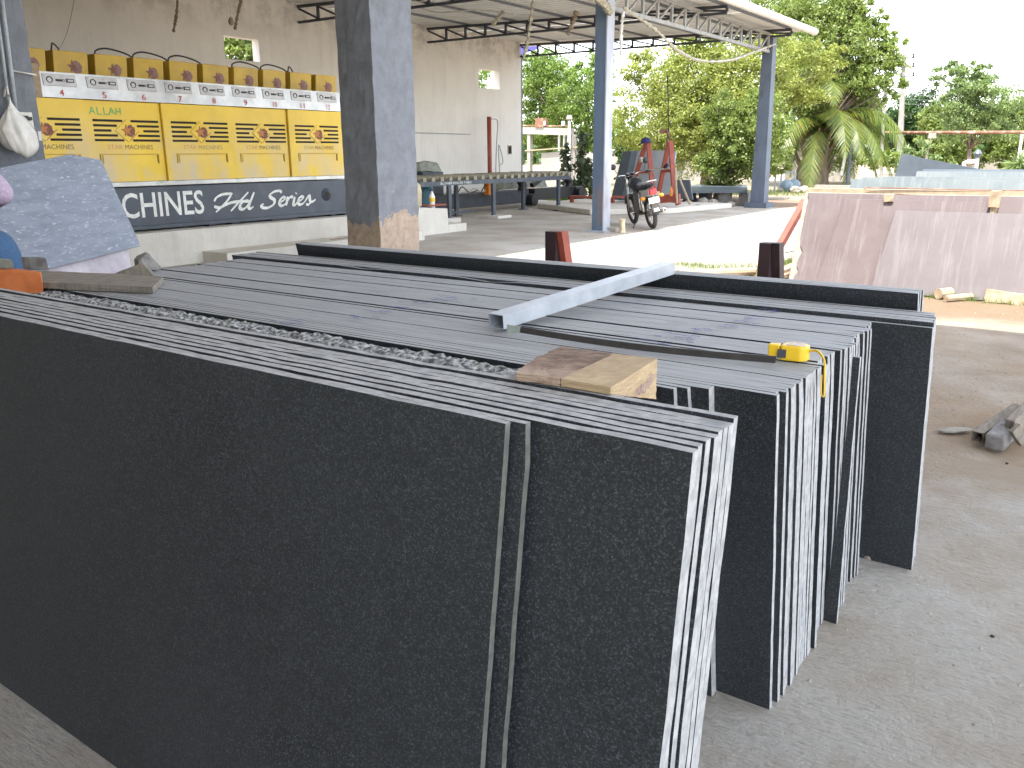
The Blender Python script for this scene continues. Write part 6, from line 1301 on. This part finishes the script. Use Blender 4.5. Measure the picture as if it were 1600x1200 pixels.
# ---------------------------------------------------------------- person at the left edge
def skinfig(name, verts, edges, radii, m, parent, sub=2):
    me = bpy.data.meshes.new(name); me.from_pydata([Vector(v) for v in verts], edges, []); o = bpy.data.objects.new(name, me); C.objects.link(o)
    sk = o.modifiers.new('skin', 'SKIN'); layer = me.skin_vertices[0].data if me.skin_vertices else None
    if layer is None:
        bm = bmesh.new(); bm.from_mesh(me); bm.verts.layers.skin.verify(); bm.to_mesh(me); bm.free(); layer = me.skin_vertices[0].data
    for i, r in enumerate(radii): layer[i].radius = r if hasattr(r, '__len__') else (r, r)
    layer[0].use_root = True
    s2 = o.modifiers.new('sub', 'SUBSURF'); s2.levels = sub; s2.render_levels = sub
    dg = bpy.context.evaluated_depsgraph_get(); ev = bpy.data.meshes.new_from_object(o.evaluated_get(dg)); bpy.data.objects.remove(o)
    ev.materials.clear(); ev.materials.append(MATS[m]); ev.polygons.foreach_set('use_smooth', [True]*len(ev.polygons)); o = bpy.data.objects.new(name, ev); C.objects.link(o); o.parent = parent
    return o
pb = Vector((-4.755, 1.835, 0)); ps = thing('person', pb, 'person in blue jeans and a lilac rolled sleeve, mostly cut off by the left edge', 'person')
V = [(.18, 0, .95), (.10, 0, 1.15), (0, 0, 1.38), (0, 0, 1.48), (0, .02, 1.58), (0, .03, 1.68), (.19, 0, 1.42), (.315, .02, 1.27), (.06, .24, 1.20), (.0, .32, 1.19), (-.19, 0, 1.42), (-.26, .10, 1.18), (-.16, .28, 1.05), (-.13, .35, 1.02),
     (.27, 0, .90), (.23, .02, .50), (.16, -.02, .08), (.16, .12, .035), (.09, 0, .90), (-.11, .02, .50), (-.11, -.02, .08), (-.11, .12, .035)]
E_ = [(0, 1), (1, 2), (2, 3), (3, 4), (4, 5), (2, 6), (6, 7), (7, 8), (8, 9), (2, 10), (10, 11), (11, 12), (12, 13), (0, 14), (14, 15), (15, 16), (16, 17), (0, 18), (18, 19), (19, 20), (20, 21)]
Rr = [(.06, .05), (.09, .07), (.15, .10), .055, (.075, .09), (.08, .10), .055, .042, .032, (.038, .018), .055, .042, .032, (.038, .018), .04, .035, .035, .035, .04, .035, .035, .035]
skinfig('body', V, E_, Rr, 'skin', ps)
for s, hx in ((1, -.01), (-1, -.13)):
    for f_ in range(4):
        x0 = hx+(f_-1.5)*.018; z0 = 1.185 if s > 0 else 1.02; y0 = .34 if s > 0 else .37; skinfig('finger', [(x0, y0, z0), (x0, y0+.035, z0-.008), (x0, y0+.06, z0-.03)], [(0, 1), (1, 2)], [.009, .008, .007], 'skin', ps, 1)
    skinfig('thumb', [(hx-s*.03, y0-.03, z0), (hx-s*.05, y0, z0-.01), (hx-s*.045, y0+.03, z0-.02)], [(0, 1), (1, 2)], [.011, .009, .008], 'skin', ps, 1)
skinfig('shirt', [(.14, 0, 1.07), V[1], V[2], (0, 0, 1.44), V[6], V[7], (.25, .075, 1.25), V[10], V[11]], [(0, 1), (1, 2), (2, 3), (2, 4), (4, 5), (5, 6), (2, 7), (7, 8)], [(.165, .12), (.155, .115), (.175, .125), .08, .075, .058, .05, .085, .075], 'lilac_cloth', ps)
skinfig('jeans', [(.17, 0, 1.13), (.18, 0, .93), V[14], V[15], (.16, -.01, .12), V[18], V[19], (-.11, -.01, .12)], [(0, 1), (1, 2), (2, 3), (3, 4), (1, 5), (5, 6), (6, 7)], [(.17, .13), (.17, .135), .11, .085, .07, .11, .085, .07], 'jeans', ps)
mb = MB(); mb.lathe([(.10, -.06), (.105, .0), (.085, .07), (.03, .10)], (0, .015, 1.69), 14); h_ = mb.build('hair', 'hair', None, True); h_.parent = ps
for nm, m, c, r_ in (('nose', 'skin', (0, .125, 1.62), .016), ('eye', 'white_paint', (.035, .105, 1.65), .012), ('eye', 'white_paint', (-.035, .105, 1.65), .012), ('mouth', 'red_faded', (0, .112, 1.575), .014), ('ear', 'skin', (.085, .02, 1.63), .022), ('ear', 'skin', (-.085, .02, 1.63), .022)):
    mb = MB(); mb.lathe([(r_*.3, -r_), (r_, 0), (r_*.3, r_)], c, 8); o = mb.build(nm, m, None, True); o.parent = ps
ps.rotation_euler = (0, 0, math.radians(35))
